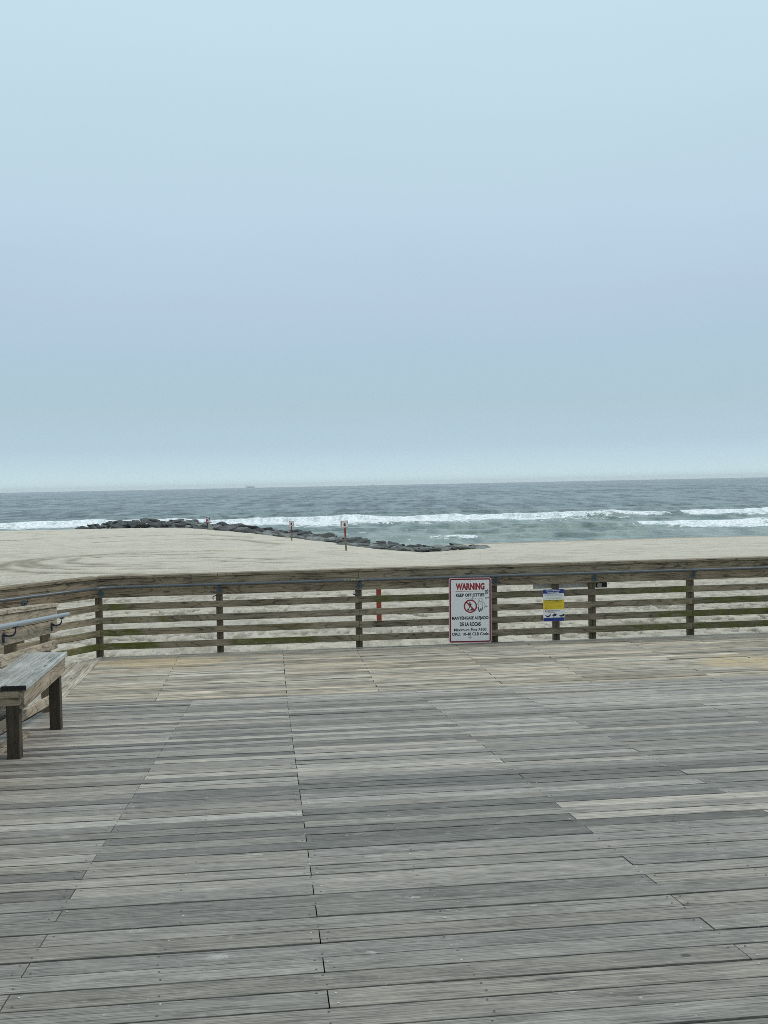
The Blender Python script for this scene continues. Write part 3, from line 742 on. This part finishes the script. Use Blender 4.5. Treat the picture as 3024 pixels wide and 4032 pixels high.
# ------------------------------------------------------------------ signs
def rrect(w, h, r, n=6):
    out = []
    for cx, cz, a0 in ((w/2-r, h/2-r, 0), (-w/2+r, h/2-r, 90), (-w/2+r, -h/2+r, 180), (w/2-r, -h/2+r, 270)):
        for i in range(n+1):
            a = math.radians(a0+90*i/n); out.append((cx+r*math.cos(a), cz+r*math.sin(a)))
    return out
def plate(B, w, h, r, y0, y1, mi=0):
    p = rrect(w, h, r); n = len(p)
    B.add([(x, y0, z) for x, z in p]+[(x, y1, z) for x, z in p], [tuple(range(n)), tuple(range(2*n-1, n-1, -1))]+[(i, n+i, n+(i+1) % n, (i+1) % n) for i in range(n)], mi=mi)
def ring(B, w, h, r, t, y, mi=0):
    a = rrect(w, h, r); b = rrect(w-2*t, h-2*t, max(.002, r-t)); n = len(a)
    B.add([(x, y, z) for x, z in a]+[(x, y, z) for x, z in b], [(i, (i+1) % n, n+(i+1) % n, n+i) for i in range(n)], mi=mi)
def stroke(B, pts, t, y, mi=0):
    for (x0, z0), (x1, z1) in zip(pts[:-1], pts[1:]):
        d = Vector((x1-x0, z1-z0)); L = d.length or 1e-6; q = Vector((-d.y, d.x))/L*t/2; e_ = d/L*t*.3
        B.add([(x0-e_.x+q.x, y, z0-e_.y+q.y), (x0-e_.x-q.x, y, z0-e_.y-q.y), (x1+e_.x-q.x, y, z1+e_.y-q.y), (x1+e_.x+q.x, y, z1+e_.y+q.y)], [(0, 1, 2, 3)], mi=mi)
def quad(B, x0, x1, z0, z1, y, mi=0): B.add([(x0, y, z0), (x1, y, z0), (x1, y, z1), (x0, y, z1)], [(0, 1, 2, 3)], mi=mi)
def annulus(B, cx, cz, r0, r1, y, mi=0, n=40):
    vs = [(cx+r*math.cos(i*2*math.pi/n), y, cz+r*math.sin(i*2*math.pi/n)) for r in (r0, r1) for i in range(n)]
    B.add(vs, [(i, (i+1) % n, n+(i+1) % n, n+i) for i in range(n)], mi=mi)
def blob(B, pts, y, mi=0): B.add([(x, y, z) for x, z in pts], [tuple(range(len(pts)))], mi=mi)

M_white = plain('sign_white', (.78, .76, .74), .4, 0, .06, 3)
M_pink = plain('sign_edge_pink', (.66, .42, .42), .5, 0, .1)
M_red = plain('sign_red', (.30, .012, .022), .45, 0, .2, 20); M_red2 = plain('sign_dark_red', (.16, .004, .014), .45, 0, .2, 20)
M_blk = plain('sign_black', (.012, .014, .02), .5, 0, .2); M_ink = plain('marker_ink', (.05, .05, .06), .6, 0, .3)

def finish(B, name, mats, parent, rot=0):
    me_o = B.build(name, mats, None); me_o.parent = parent; return me_o
def warning_sign():
    w, h = .612, .925
    r = thing('warning_sign', (2.806, 14.838, .492), 'white red-bordered warning sign about jetties, drawn on with black marker, hung on the railing', 'sign')
    r.rotation_euler = (0, math.radians(.8), 0)
    fx = lambda a: -w/2+a*w; fz = lambda b: h/2-b*h
    B = MB(); plate(B, w, h, .035, 0, .004); finish(B, 'panel', [M_white], r)
    B = MB(); ring(B, w-.001, h-.001, .035, .013, -.0006, 1); ring(B, w-.022, h-.022, .028, .019, -.0010, 0); finish(B, 'border', [M_red2, M_pink], r)
    B = MB(); text_mesh(B, 'WARNING', fx(.5), fz(.134), .68*w, .105*h, 0, .055, -.0008)
    quad(B, fx(.16), fx(.84), fz(.209), fz(.203), -.0008); finish(B, 'heading', [M_red], r)
    B = MB()
    for t, a, b, c0_, c1_, bo in (('KEEP OFF JETTIES', .165, .835, .240, .304, .018), ('MANTÉNGASE ALEJADO', .07, .93, .580, .655, .018), ('DE LA ROCAS', .255, .745, .680, .742, .018),
                              ('Maximum Fine $500', .115, .88, .773, .824, .012), ('ORD. 18-48 CLB Code', .07, .93, .838, .886, .012), ('LBPR', .45, .54, .903, .920, .0)):
        B = MB(); text_mesh(B, t, fx((a+b)/2), fz((c0_+c1_)/2), (b-a)*w, (c1_-c0_)*h, 0, bo*2.4, -.0008)
        finish(B, 'lettering', [M_blk], r)
    B = MB(); cx, cz, R_ = fx(.504), fz(.436), .156*w
    # walking figure on rocks
    k = R_/100
    P2 = lambda L: [(cx+x*k, cz+z*k) for x, z in L]
    hd = [(cx+(-8+11*math.cos(a))*k, cz+(48+11*math.sin(a))*k) for a in np.linspace(0, 2*math.pi, 13)[:-1]]
    blob(B, hd, -.0008); blob(B, P2([(-14, 38), (-2, 40), (12, 40), (17, 22), (12, 8), (-8, 4), (-14, 18)]), -.0009)
    stroke(B, P2([(-6, 6), (-16, -18), (-26, -42)]), 11*k, -.0008); stroke(B, P2([(0, 6), (10, -14), (22, -38)]), 10*k, -.0008)
    stroke(B, P2([(-12, 32), (-30, 22), (-36, 12)]), 7*k, -.0008); stroke(B, P2([(-12, 60), (-22, 76)]), 5*k, -.0008)
    blob(B, P2([(-52, -62), (-44, -40), (-30, -44), (-10, -56), (6, -46), (22, -40), (36, -44), (44, -56), (40, -66)]), -.0007)
    finish(B, 'symbol_figure', [M_blk], r)
    B = MB(); annulus(B, cx, cz, R_*.80, R_, -.0011); a = R_*.86*.7071
    stroke(B, [(cx-a, cz+a), (cx+a, cz-a)], R_*.2, -.0011); finish(B, 'prohibition_ring', [M_red], r)
    B = MB(); g = random.Random(4)
    def D(L, t=.0035): stroke(B, [(fx(a), fz(b)) for a, b in L], t, -.0013)
    # scrawled standing figure with ragged sleeves
    D([(.69+.045+.05*math.cos(a), .345+.030*math.sin(a)) for a in np.linspace(0, 6.3, 14)])
    D([(.71, .338), (.72, .35), (.715, .36)]); D([(.755, .336), (.76, .35), (.75, .358)]); D([(.72, .37), (.735, .366), (.75, .372)])
    D([(.695, .375), (.70, .42), (.695, .47), (.69, .50)]); D([(.775, .37), (.79, .41), (.785, .46), (.80, .50)])
    D([(.695, .385), (.66, .41), (.645, .44), (.66, .45), (.655, .47), (.675, .455)]); D([(.785, .375), (.83, .39), (.86, .43), (.91, .445), (.875, .445), (.88, .455), (.85, .44), (.835, .46), (.83, .435)])
    D([(.735, .40), (.742, .41), (.75, .398)])
    z = [(.69, .50)]
    for i in range(11): z.append((.69+.011*i, .455+.08*((i*7) % 5)/5 if i % 2 == 0 else .525-.02*((i*3) % 4)))
    D(z, .005); D([(x+.006, y+.008) for x, y in z], .004)
    for cx_, cz_, n_s, sx, sz in ((.885, .225, 16, .05, .035), (.90, .315, 14, .045, .018), (.58, .322, 12, .055, .012), (.43, .318, 6, .05, .010)):
        z = [(cx_+g.uniform(-sx, sx), cz_+g.uniform(-sz, sz)) for _ in range(n_s)]; z.sort(key=lambda q: q[0]+g.uniform(-.03, .03)); finish(B, 'graffiti', [M_ink], r); B = MB(); D(z, .003)
    D([(.86, .25), (.91, .18), (.93, .175)], .005); D([(.87, .255), (.92, .215), (.95, .20)], .005)
    finish(B, 'graffiti', [M_ink], r)
    B = MB()
    for (x, z) in ((0, .40), (0, -.41)): 
        B = MB(); annulus(B, x, z+h*.02, 0.0001, .006, -.0017); finish(B, 'bolt', [M_brk], r)
warning_sign()
# spacer battens that hold the big sign in front of the boards
def seal_sign():
    w, h = .312, .462
    r = thing('notice_sign', (4.046, 14.950, .512), 'small blue, yellow and white wildlife notice fixed to the middle railing post', 'sign')
    fx = lambda a: -w/2+a*w; fz = lambda b: h/2-b*h
    B = MB(); plate(B, w, h, .014, 0, .004); finish(B, 'panel', [M_white], r)
    MBl = plain('sign_blue', (.012, .028, .20), .5, 0, .15); MTe = plain('sign_teal', (.01, .10, .16), .5); MYe = plain('sign_yellow', (.72, .52, .02), .5, 0, .06)
    MGy = plain('sign_small_print', (.30, .33, .38), .6); MYl = plain('sign_pale_yellow_print', (.62, .60, .30), .6); MBr = plain('sign_brown_print', (.34, .14, .02), .6)
    B = MB(); p = [q for q in rrect(w-.004, h-.004, .012)]
    top = [q for q in p if q[1] > fz(.12)]; B.add([(x, -.0006, z) for x, z in top]+[(fx(.006), -.0006, fz(.132)), (fx(.994), -.0006, fz(.132))], [tuple(range(len(top)+2))])
    finish(B, 'header_band', [MBl, MTe], r); B = MB()
    bot = [q for q in p if q[1] < fz(.90)]; B.add([(x, -.0006, z) for x, z in bot]+[(fx(.994), -.0006, fz(.90)), (fx(.006), -.0006, fz(.90))], [tuple(range(len(bot)+2))])
    quad(B, fx(.006), fx(.994), fz(.899), fz(.885), -.0006, 1); finish(B, 'footer_band', [MBl, MTe], r)
    B = MB(); text_mesh(B, 'SEAL VIEWING', fx(.49), fz(.045), .64*w, .033*h, 0, .02, -.0011); text_mesh(B, 'GUIDELINES', fx(.49), fz(.098), .54*w, .033*h, 0, .02, -.0011)
    finish(B, 'heading', [M_white], r)
    B = MB(); quad(B, fx(.006), fx(.994), fz(.63), fz(.33), -.0007); finish(B, 'yellow_band', [MYe], r)
    g = random.Random(3)
    def lines(B, z, x0, x1, hh, mi, gap=.012):
        x = x0
        while x < x1-.01:
            e_ = min(x1, x+g.uniform(.02, .07)); quad(B, fx(x), fx(e_), fz(z+hh), fz(z), -.0010, mi); x = e_+gap
    B = MB()
    for z, a, b, hh, mi in ((.158, .08, .92, .012, 0), (.185, .08, .92, .012, 0), (.235, .17, .86, .016, 1), (.265, .15, .88, .016, 1), (.292, .2, .84, .010, 0),
                            (.345, .06, .9, .018, 2), (.385, .06, .78, .018, 2), (.42, .08, .9, .010, 3), (.45, .08, .55, .010, 3), (.485, .1, .45, .010, 3), (.52, .1, .9, .010, 3), (.55, .1, .86, .010, 3), (.585, .1, .55, .010, 3),
                            (.655, .2, .82, .012, 4), (.68, .2, .8, .012, 4), (.715, .2, .55, .012, 3), (.872, .14, .26, .006, 0), (.872, .46, .56, .006, 0), (.872, .78, .9, .006, 0)):
        lines(B, z, a, b, hh, mi)
    finish(B, 'small_print', [MGy, MYl, M_blk, MBr, MTe], r)
    B = MB(); annulus(B, fx(.12), fz(.68), .006, .013, -.001, 0, 18); stroke(B, [(fx(.12)-.007, fz(.68)+.007), (fx(.12)+.007, fz(.68)-.007)], .004, -.001); finish(B, 'icon', [plain('icon_red', (.4, .06, .05))], r)
    B = MB()
    for cx, kk in ((.22, 0), (.54, 1), (.86, 2)):
        S = .13*w; q = lambda L: [(fx(cx)+x*S, fz(.815)+z*S) for x, z in L]
        if kk == 0: P3 = [(-1.1, .35), (-.8, .15), (-.5, 0), (.1, -.1), (.5, .1), (.8, .45), (1.05, .45), (1.0, .1), (.8, -.35), (.3, -.55), (-.4, -.5), (-.8, -.15)]
        elif kk == 1: P3 = [(-1.15, -.05), (-.7, .1), (-.4, .45), (0, .7), (.3, .6), (.6, .35), (1.15, .1), (.6, .0), (.4, -.25), (-.1, -.3), (-.3, -.7), (-.5, -.7), (-.45, -.2), (-.7, -.1)]
        else: P3 = [(-1.0, .35), (-.8, .05), (-.3, .0), (.3, .15), (.7, .45), (1.0, .4), (1.05, 0), (.8, -.4), (.2, -.55), (-.5, -.5), (-.8, -.1)]
        blob(B, q(P3), -.001)
    finish(B, 'seal_picture', [M_blk], r)
    B = MB(); quad(B, fx(.46), fx(.60), fz(.965), fz(.945), -.0011); finish(B, 'emblem', [MTe], r)
seal_sign()
# back of a notice board hung on the outer side of the railing
r = thing('notice_board', (4.37, 15.15, .9), 'pale grey back of a notice board hung behind the railing near the small notice', 'sign')
B = MB(); B.box((3.80, 15.15, .735), (4.735, 15.165, 1.02)); B.build('board', plain('grey_board', (.80, .80, .77), .7, 0, .1), r)
B = MB(); B.box((4.738, 15.14, .725), (4.90, 15.17, 1.02)); B.build('dark_edge', plain('dark_board', (.03, .03, .03), .7), r)
B = MB(); c_, s2 = math.cos(.35), math.sin(.35)
B.board(Vector((4.735, 15.093, .745)), (c_, 0, -s2*.6), (s2*.6, 0, c_), (0, 1, 0), .07, .06, .004, ch=.001); B.build('label_plate', plain('pale_plate', (.5, .5, .47), .6), r)

# jetty signs out on the beach
M_pr = plain('post_red', (.26, .035, .03), .7, 0, .3, 10); M_pw = plain('post_bare', (.22, .17, .12), .8, 0, .3, 10); M_or = plain('post_orange', (.27, .045, .022), .7, 0, .3, 12)
M_sgr = plain('faded_red_border', (.30, .10, .10), .6)
def beach_sign(u, v, top, ph, label, double, lean=0.0, red=.55):
    x, y = G(u, v); z = float(sand_base(np.array([u]), np.array([v]))[0])
    r = thing('jetty_sign', (x, y, z), label, 'sign'); r.rotation_euler = (0, lean, 0)
    B = MB(); B.box((-.06, -.06, -.5), (.06, .06, top*(1-red))); finish(B, 'post_base', [M_pw], r)
    B = MB(); B.box((-.063, -.063, top*(1-red)), (.063, .063, top-.05)); finish(B, 'post', [M_pr], r)
    w = ph*.93; zc = top-ph/2
    def panel(dx, dy, rot):
        e_ = bpy.data.objects.new('sign_panel', None)
        B = MB(); plate(B, w, ph, .05, 0, .012); o_ = finish(B, 'panel', [M_white], r)
        o_.location = (dx, dy, zc); o_.rotation_euler = (0, 0, rot)
        B = MB(); ring(B, w-.01, ph-.01, .05, .034, -.002); q_ = finish(B, 'border', [M_sgr], o_)
        B = MB(); cx, cz = 0.0, -.06*ph
        text_mesh(B, 'WARNING', 0, .29*ph, .62*w, .09*ph, 1, .02, -.003)
        annulus(B, cx, cz, .15*ph, .20*ph, -.003, 1, 20); stroke(B, [(cx-.12*ph, cz+.12*ph), (cx+.12*ph, cz-.12*ph)], .045*ph, -.004, 1)
        blob(B, [(cx-.04, cz-.1), (cx+.06, cz-.1), (cx+.05, cz+.05), (cx, cz+.12), (cx-.06, cz+.08)], -.0035, 0)
        quad(B, -.3*w, .3*w, -.36*ph, -.33*ph, -.003, 0)
        finish(B, 'symbol', [M_blk, M_red2], o_)
        bpy.data.objects.remove(e_)
    panel(0, -.085, 0)
    if double: panel(-.06, .075, math.radians(178))
beach_sign(-2.75, 76.0, 2.13, .52, 'nearer and larger of the two red-posted square signs on the sand before the jetty', True, math.radians(-2.2))
beach_sign((1146-1512)/4200*96, 96.0, 1.76, .46, 'farther and smaller of the two red-posted signs, standing against the boulders', False, math.radians(0), .62)
B = MB(); B.box((2.055, 20.61, -.9), (2.145, 20.70, .46)); o = B.build('marker_post', M_or, loc=(2.1, 20.65, -.45)); tag(o, 'short orange-red square post in the sand just behind the railing', 'post')

# ------------------------------------------------------------------ jetty boulders
def rock_mat(name, dark, light):
    M = Mat(name); P = pos(M); q = M.noise(P, 1.2, (1, 1, 1), 6, .7); q2 = M.noise(P, 6, (1, 1, 1), 5, .7)
    c = M.mix(M.ss(M.math('ADD', M.math('MULTIPLY', q, .6), M.math('MULTIPLY', q2, .4)), .35, .65), dark, light)
    M.set(Base_Color=c, Roughness=.75); M.bump(M.math('ADD', q2, q), 1.0, .18); return M.m
RK = [rock_mat('wet_dark_rock', (.022, .026, .026), (.115, .12, .115)), rock_mat('grey_rock', (.09, .10, .095), (.27, .275, .255)), rock_mat('pale_rock', (.16, .175, .165), (.40, .41, .38))]
def rock_mesh(seed, mat):
    g = random.Random(seed); bm = bmesh.new()
    for _ in range(16):
        v = Vector((g.gauss(0, 1), g.gauss(0, 1), g.gauss(0, 1))).normalized()
        v = Vector((v.x*1.0, v.y*.75, v.z*.62))*g.uniform(.8, 1.05)
        bm.verts.new(v)
    bmesh.ops.convex_hull(bm, input=bm.verts)
    for v in [v for v in bm.verts if not v.link_faces]: bm.verts.remove(v)
    bmesh.ops.bevel(bm, geom=bm.edges[:], offset=.035, segments=1, affect='EDGES', profile=.6)
    bmesh.ops.triangulate(bm, faces=bm.faces[:])
    me = bpy.data.meshes.new('boulder'); bm.to_mesh(me); bm.free(); me.materials.append(RK[mat]); return me
meshes = [[rock_mesh(10*m_+i, m_) for i in range(7)] for m_ in range(3)]
axis = [(8.2, 91), (3.5, 92), (-1.5, 97), (-6, 104), (-10, 114), (-16, 128), (-22, 143), (-28, 154), (-34, 161), (-41, 164), (-47.5, 165)]
hgt = [.15, .2, .35, .5, .6, .7, .85, 1.1, 1.45, 1.6, .6]
seglen = [0]
for (a, b), (c, d) in zip(axis[:-1], axis[1:]): seglen.append(seglen[-1]+math.hypot(c-a, d-b))
g = random.Random(21)
LBL = {0: 'dark wet angular boulder piled in the long rock jetty', 1: 'mid-grey angular boulder piled in the long rock jetty', 2: 'pale dry angular boulder piled in the long rock jetty',
       3: 'low flat slab half buried in sand at the near end of the jetty'}
nR = 285
for i in range(nR):
    s = seglen[-1]*((i+.5)/nR)**.88
    u0 = np.interp(s, seglen, [a[0] for a in axis]); v0 = np.interp(s, seglen, [a[1] for a in axis]); H = np.interp(s, seglen, hgt)
    j = min(len(axis)-2, int(np.searchsorted(seglen, s))-1 if s > 0 else 0)
    du, dv = axis[j+1][0]-axis[j][0], axis[j+1][1]-axis[j][1]; L = math.hypot(du, dv); pu, pv = -dv/L, du/L
    if pu < 0: pu, pv = -pu, -pv
    off_ = g.uniform(-2.3, 3.6); sh_ = 1.8
    top = H*(1-(abs(off_-.8)/3.4)**2*.75)
    size = g.uniform(.48, .98)*(.75+.35*min(1.3, H))
    u, v = u0+pu*(off_+sh_), v0+pv*(off_+sh_)
    zs = max(SEA-.2, float(sand_base(np.array([u]), np.array([v]))[0])) if off_ < 1.2 else float(sand_base(np.array([u0]), np.array([v0]))[0])-.25*(off_-1.2)
    z = zs+max(.05, top-size*.45)*g.uniform(.45, 1.0)
    low = H < .5
    far = s/seglen[-1]
    if off_ > 1.0 or (far > .45 and g.random() < .6) or far > .8: mt = 0 if g.random() < .82 else 1
    else: mt = g.choice([1, 1, 2, 0]) if far > .25 else g.choice([1, 1, 2, 2, 0])
    me = meshes[mt][g.randrange(7)]
    o = bpy.data.objects.new('boulder', me); COL.objects.link(o)
    x, y = G(u, v); 
    if low: z = zs+.05+g.uniform(0, .12)
    o.location = (x, y, z); sz = size*(1.25 if not low else .95)
    o.scale = (sz*g.uniform(.9, 1.7), sz*g.uniform(.8, 1.1), sz*(g.uniform(.5, .8) if not low else .34))
    o.rotation_euler = (g.uniform(-.3, .3), g.uniform(-.35, .35), g.gauss(0, .6)+(math.pi if g.random() < .5 else 0))
    xi = 1512+4200*u/v
    st_ = next(n_ for lim, n_ in ((470, 'at the far left tip of the jetty'), (640, 'on the high hump left of the couple'), (790, 'just left of the couple'), (860, 'right behind the couple'),
          (1000, 'a little right of the couple'), (1110, 'left of the farther sign'), (1190, 'behind the farther sign'), (1320, 'between the two red-posted signs'), (1410, 'behind the nearer sign'),
          (1560, 'right of the nearer sign'), (1720, 'in the scattered low stretch'), (9999, 'at the right end by the surf')) if xi < lim)
    lb = ('large ' if size > .95 else 'small ' if size < .62 else '')+('wet dark', 'grey', 'pale dry')[mt]+(' slab' if low else ' boulder')+(' on the seaward side ' if off_ > 1.2 else ' at the sandy foot ' if off_ < -.9 else ' on top ')+st_
    tag(o, lb, 'boulder', 'boulders: '+lb)

for i in range(110):
    s_a = g.random()
    u = -3.5+11.3*s_a+g.gauss(0, .3); v = 94.0-7.5*min(1, s_a*1.6)+g.uniform(-2.5, 6.5)
    if s_a > .55: v += 1.5
    zs = float(sand_base(np.array([u]), np.array([v]))[0])
    mt = g.choice([0, 0, 1, 1, 1, 2]); me = meshes[mt][g.randrange(7)]
    o = bpy.data.objects.new('boulder', me); COL.objects.link(o); x, y = G(u, v)
    sz = g.uniform(.4, 1.0)*(1.15-.3*s_a); o.location = (x, y, zs+g.uniform(.02, .16))
    o.scale = (sz*g.uniform(.9, 1.8), sz*g.uniform(.7, 1.2), sz*g.uniform(.3, .55)); o.rotation_euler = (g.uniform(-.2, .2), g.uniform(-.25, .25), g.gauss(0, .7))
    st_ = ('by the nearer sign', 'just right of that sign', 'midway to the right end', 'near the right end', 'at the right end')[min(4, int(s_a*5))]
    lb = ('tiny ' if sz < .55 else 'small ' if sz < .75 else '')+('wet dark', 'grey', 'pale dry')[mt]+' flat rock half buried in '+('near sand ' if v < 95.5 else 'surf edge ')+st_
    tag(o, lb, 'rock', 'flat rocks: '+lb)

# ------------------------------------------------------------------ two people by the jetty
def skin(name, V_, E_, R_, mat, parent, sub=1):
    me = bpy.data.meshes.new('t'); me.from_pydata(V_, E_, []); ob = bpy.data.objects.new('t', me); COL.objects.link(ob)
    md = ob.modifiers.new('s', 'SKIN'); md.use_smooth_shade = True
    for i, r_ in enumerate(R_): me.skin_vertices[0].data[i].radius = (r_, r_) if not isinstance(r_, tuple) else r_
    for i in range(len(V_)): me.skin_vertices[0].data[i].use_root = (i == 0)
    ob.modifiers.new('u', 'SUBSURF').levels = sub
    dg = bpy.context.evaluated_depsgraph_get(); out = bpy.data.meshes.new_from_object(ob.evaluated_get(dg)); bpy.data.objects.remove(ob)
    out.materials.clear(); out.materials.append(mat); out.name = name
    o_ = bpy.data.objects.new(name, out); COL.objects.link(o_); o_.parent = parent; return o_
M_sk = plain('skin', (.42, .26, .19), .6, 0, .08)
def person(loc, rot, label, top_m, leg_m, hair_m, cap_m=None, h=1.7, hug=True, long_hair=False):
    r = thing('person', loc, label, 'person'); r.rotation_euler = (0, 0, rot)     # faces local +X
    k = h/1.7
    V_ = [(0, 0, .95), (0, 0, 1.12), (.01, 0, 1.30), (.02, 0, 1.42), (.035, 0, 1.50), (.05, 0, 1.60), (.05, 0, 1.67)]
    E_ = [(0, 1), (1, 2), (2, 3), (3, 4), (4, 5), (5, 6)]
    R_ = [.12, .105, .125, .10, .05, .082, .06]
    arms = []
    for s in (-1, 1):
        b = len(V_); V_ += [(.01, s*.17, 1.38), (.10, s*.22, 1.16), (.32, s*.12, 1.14+.08*(s > 0)), (.39, s*.09, 1.15+.08*(s > 0))]
        E_ += [(3, b), (b, b+1), (b+1, b+2), (b+2, b+3)]; R_ += [.055, .042, .030, .028]; arms.append(b)
        hb = b+3
        for f_, (dy, L) in enumerate(((-.026, .07), (-.009, .085), (.009, .08), (.026, .065))):
            q_ = len(V_); V_ += [(.43, s*.09+dy, V_[hb][2]), (.43+L*.6, s*.09+dy*1.2, V_[hb][2]-.015), (.43+L, s*.09+dy*1.2, V_[hb][2]-.035)]
            E_ += [(hb, q_), (q_, q_+1), (q_+1, q_+2)]; R_ += [.012, .009, .008]
        q_ = len(V_); V_ += [(.42, s*.09-s*.04, V_[hb][2]+.01), (.45, s*.09-s*.055, V_[hb][2]+.015)]; E_ += [(hb, q_), (q_, q_+1)]; R_ += [.011, .009]
        b = len(V_); V_ += [(0, s*.10, .86), (.02, s*.11, .50), (-.01, s*.115, .10), (.03, s*.12, .04), (.14, s*.13, .03)]
        E_ += [(0, b), (b, b+1), (b+1, b+2), (b+2, b+3), (b+3, b+4)]; R_ += [.088, .062, .042, .04, .032]
    V_ += [(.135, 0, 1.605)]; E_ += [(5, len(V_)-1)]; R_ += [.018]       # nose
    sc = lambda L: [tuple(c_*k for c_ in p) for p in L]
    skin('body', sc(V_), E_, [q_*k for q_ in R_], M_sk, r)
    TV = [(0, 0, .90), (0, 0, 1.0), (0, 0, 1.14), (.01, 0, 1.31), (.02, 0, 1.43)]; TE = [(0, 1), (1, 2), (2, 3), (3, 4)]; TR_ = [.15, .14, .125, .145, .11]
    for s in (-1, 1):
        b = len(TV); TV += [(.01, s*.17, 1.39), (.10, s*.22, 1.16), (.27, s*.145, 1.145+.06*(s > 0))]; TE += [(4, b), (b, b+1), (b+1, b+2)]; TR_ += [.075, .06, .048]
    skin('jacket', sc(TV), TE, [q_*k for q_ in TR_], top_m, r)
    LV = [(0, 0, .97), (0, 0, .90)]; LE = [(0, 1)]; LR = [.13, .135]
    for s in (-1, 1):
        b = len(LV); LV += [(0, s*.10, .82), (.02, s*.11, .50), (-.01, s*.115, .12)]; LE += [(1, b), (b, b+1), (b+1, b+2)]; LR += [.105, .078, .062]
    skin('trousers', sc(LV), LE, [q_*k for q_ in LR], leg_m, r)
    HV = [(.02, 0, 1.69), (-.01, 0, 1.64), (-.03, 0, 1.58)]; HE = [(0, 1), (1, 2)]; HR = [.085, .10, .075]
    if long_hair: HV += [(-.08, 0, 1.46), (-.10, 0, 1.34)]; HE += [(2, 3), (3, 4)]; HR += [.08, .05]
    skin('hair', sc(HV), HE, [q_*k for q_ in HR], hair_m, r)
    if cap_m:
        skin('cap', sc([(.03, 0, 1.73), (.035, 0, 1.765), (.14, 0, 1.72), (.19, 0, 1.71)]), [(0, 1), (0, 2), (2, 3)], [.10*k, .06*k, .05*k, .04*k], cap_m, r)
    return r
M_hair = plain('dark_hair', (.015, .013, .013), .6); v = 143.0
def zat(u, v): return float(sand_base(np.array([u]), np.array([v]))[0])
u1, u2 = (814-1512)/4200*v, (824-1512)/4200*v
x, y = G(u1, v); person((x, y, zat(u1, v)-.02), -YAW+.25, 'person in a dark maroon jacket and pale cap, left of the pair by the boulders',
       plain('maroon_cloth', (.24, .012, .06), .9), plain('charcoal_cloth', (.05, .055, .06), .9), M_hair, plain('white_cap', (.75, .78, .75), .8), 1.72)
x, y = G(u2, v-.1); person((x, y, zat(u2, v)-.02), math.pi-YAW-.2, 'person in a pinkish white top and grey trousers, right of the pair by boulders',
       plain('pinkish_white_cloth', (.80, .66, .70), .9), plain('stone_cloth', (.30, .31, .28), .9), M_hair, None, 1.66, long_hair=True)

# ------------------------------------------------------------------ ships on the horizon
M_hull = plain('ship_hull', (.60, .66, .74), .7); M_sup = plain('ship_white', (.78, .82, .86), .7)  # hull kept pale blue-grey: distance haze painted into its colour
def ship(u, v, L, label, two=False):
    x, y = G(u, v); r = thing('cargo_ship', (x, y, SEA), label, 'ship'); r.rotation_euler = (0, 0, -YAW)
    k = L/70
    B = MB(); pr = []
    for zz, e0, e1 in ((-1, 30, 32), (7, 35, 35), (9.5, 35.5, 35)):
        pr.append([(-e0*k, -5*k, zz*k), (e1*k-6*k, -6*k, zz*k), (e1*k, 0, zz*k), (e1*k-6*k, 6*k, zz*k), (-e0*k, 5*k, zz*k)])
    vs = [p for q in pr for p in q]; fs = [(i*5+j, i*5+(j+1) % 5, (i+1)*5+(j+1) % 5, (i+1)*5+j) for i in range(2) for j in range(5)]+[(4, 3, 2, 1, 0), (10, 11, 12, 13, 14)]
    B.add(vs, fs); finish(B, 'hull', [M_hull], r)
    B = MB(); B.box((-33*k, -4.5*k, 9.6*k), (-24*k, 4.5*k, 15*k)); B.box((-32*k, -4*k, 15*k+.02), (-26*k, 4*k, 18*k)); B.box((-30*k, -1*k, 18*k+.02), (-28*k, 1*k, 22*k)); finish(B, 'superstructure', [M_sup], r)
    for q in (-8, 6, 22):
        B = MB(); B.box((q*k-.9*k, -.9*k, 9.6*k), (q*k+.9*k, .9*k, 19*k)); B.tube([(q*k, 0, 18*k), (q*k+9*k, 0, 13*k)], .6*k, 6); finish(B, 'cargo_crane', [M_sup], r)
    B = MB(); B.box((-20*k, -4*k, 9.6*k), (28*k, 4*k, 12*k)); finish(B, 'hatch_covers', [M_hull], r)
ship((988-1512)/4200*8600, 8600, 74, 'hazy cargo ship on the horizon left of the jetty signs')
ship((1470-1512)/4200*9300, 9300, 34, 'fainter and farther ship just showing on the horizon near the middle')
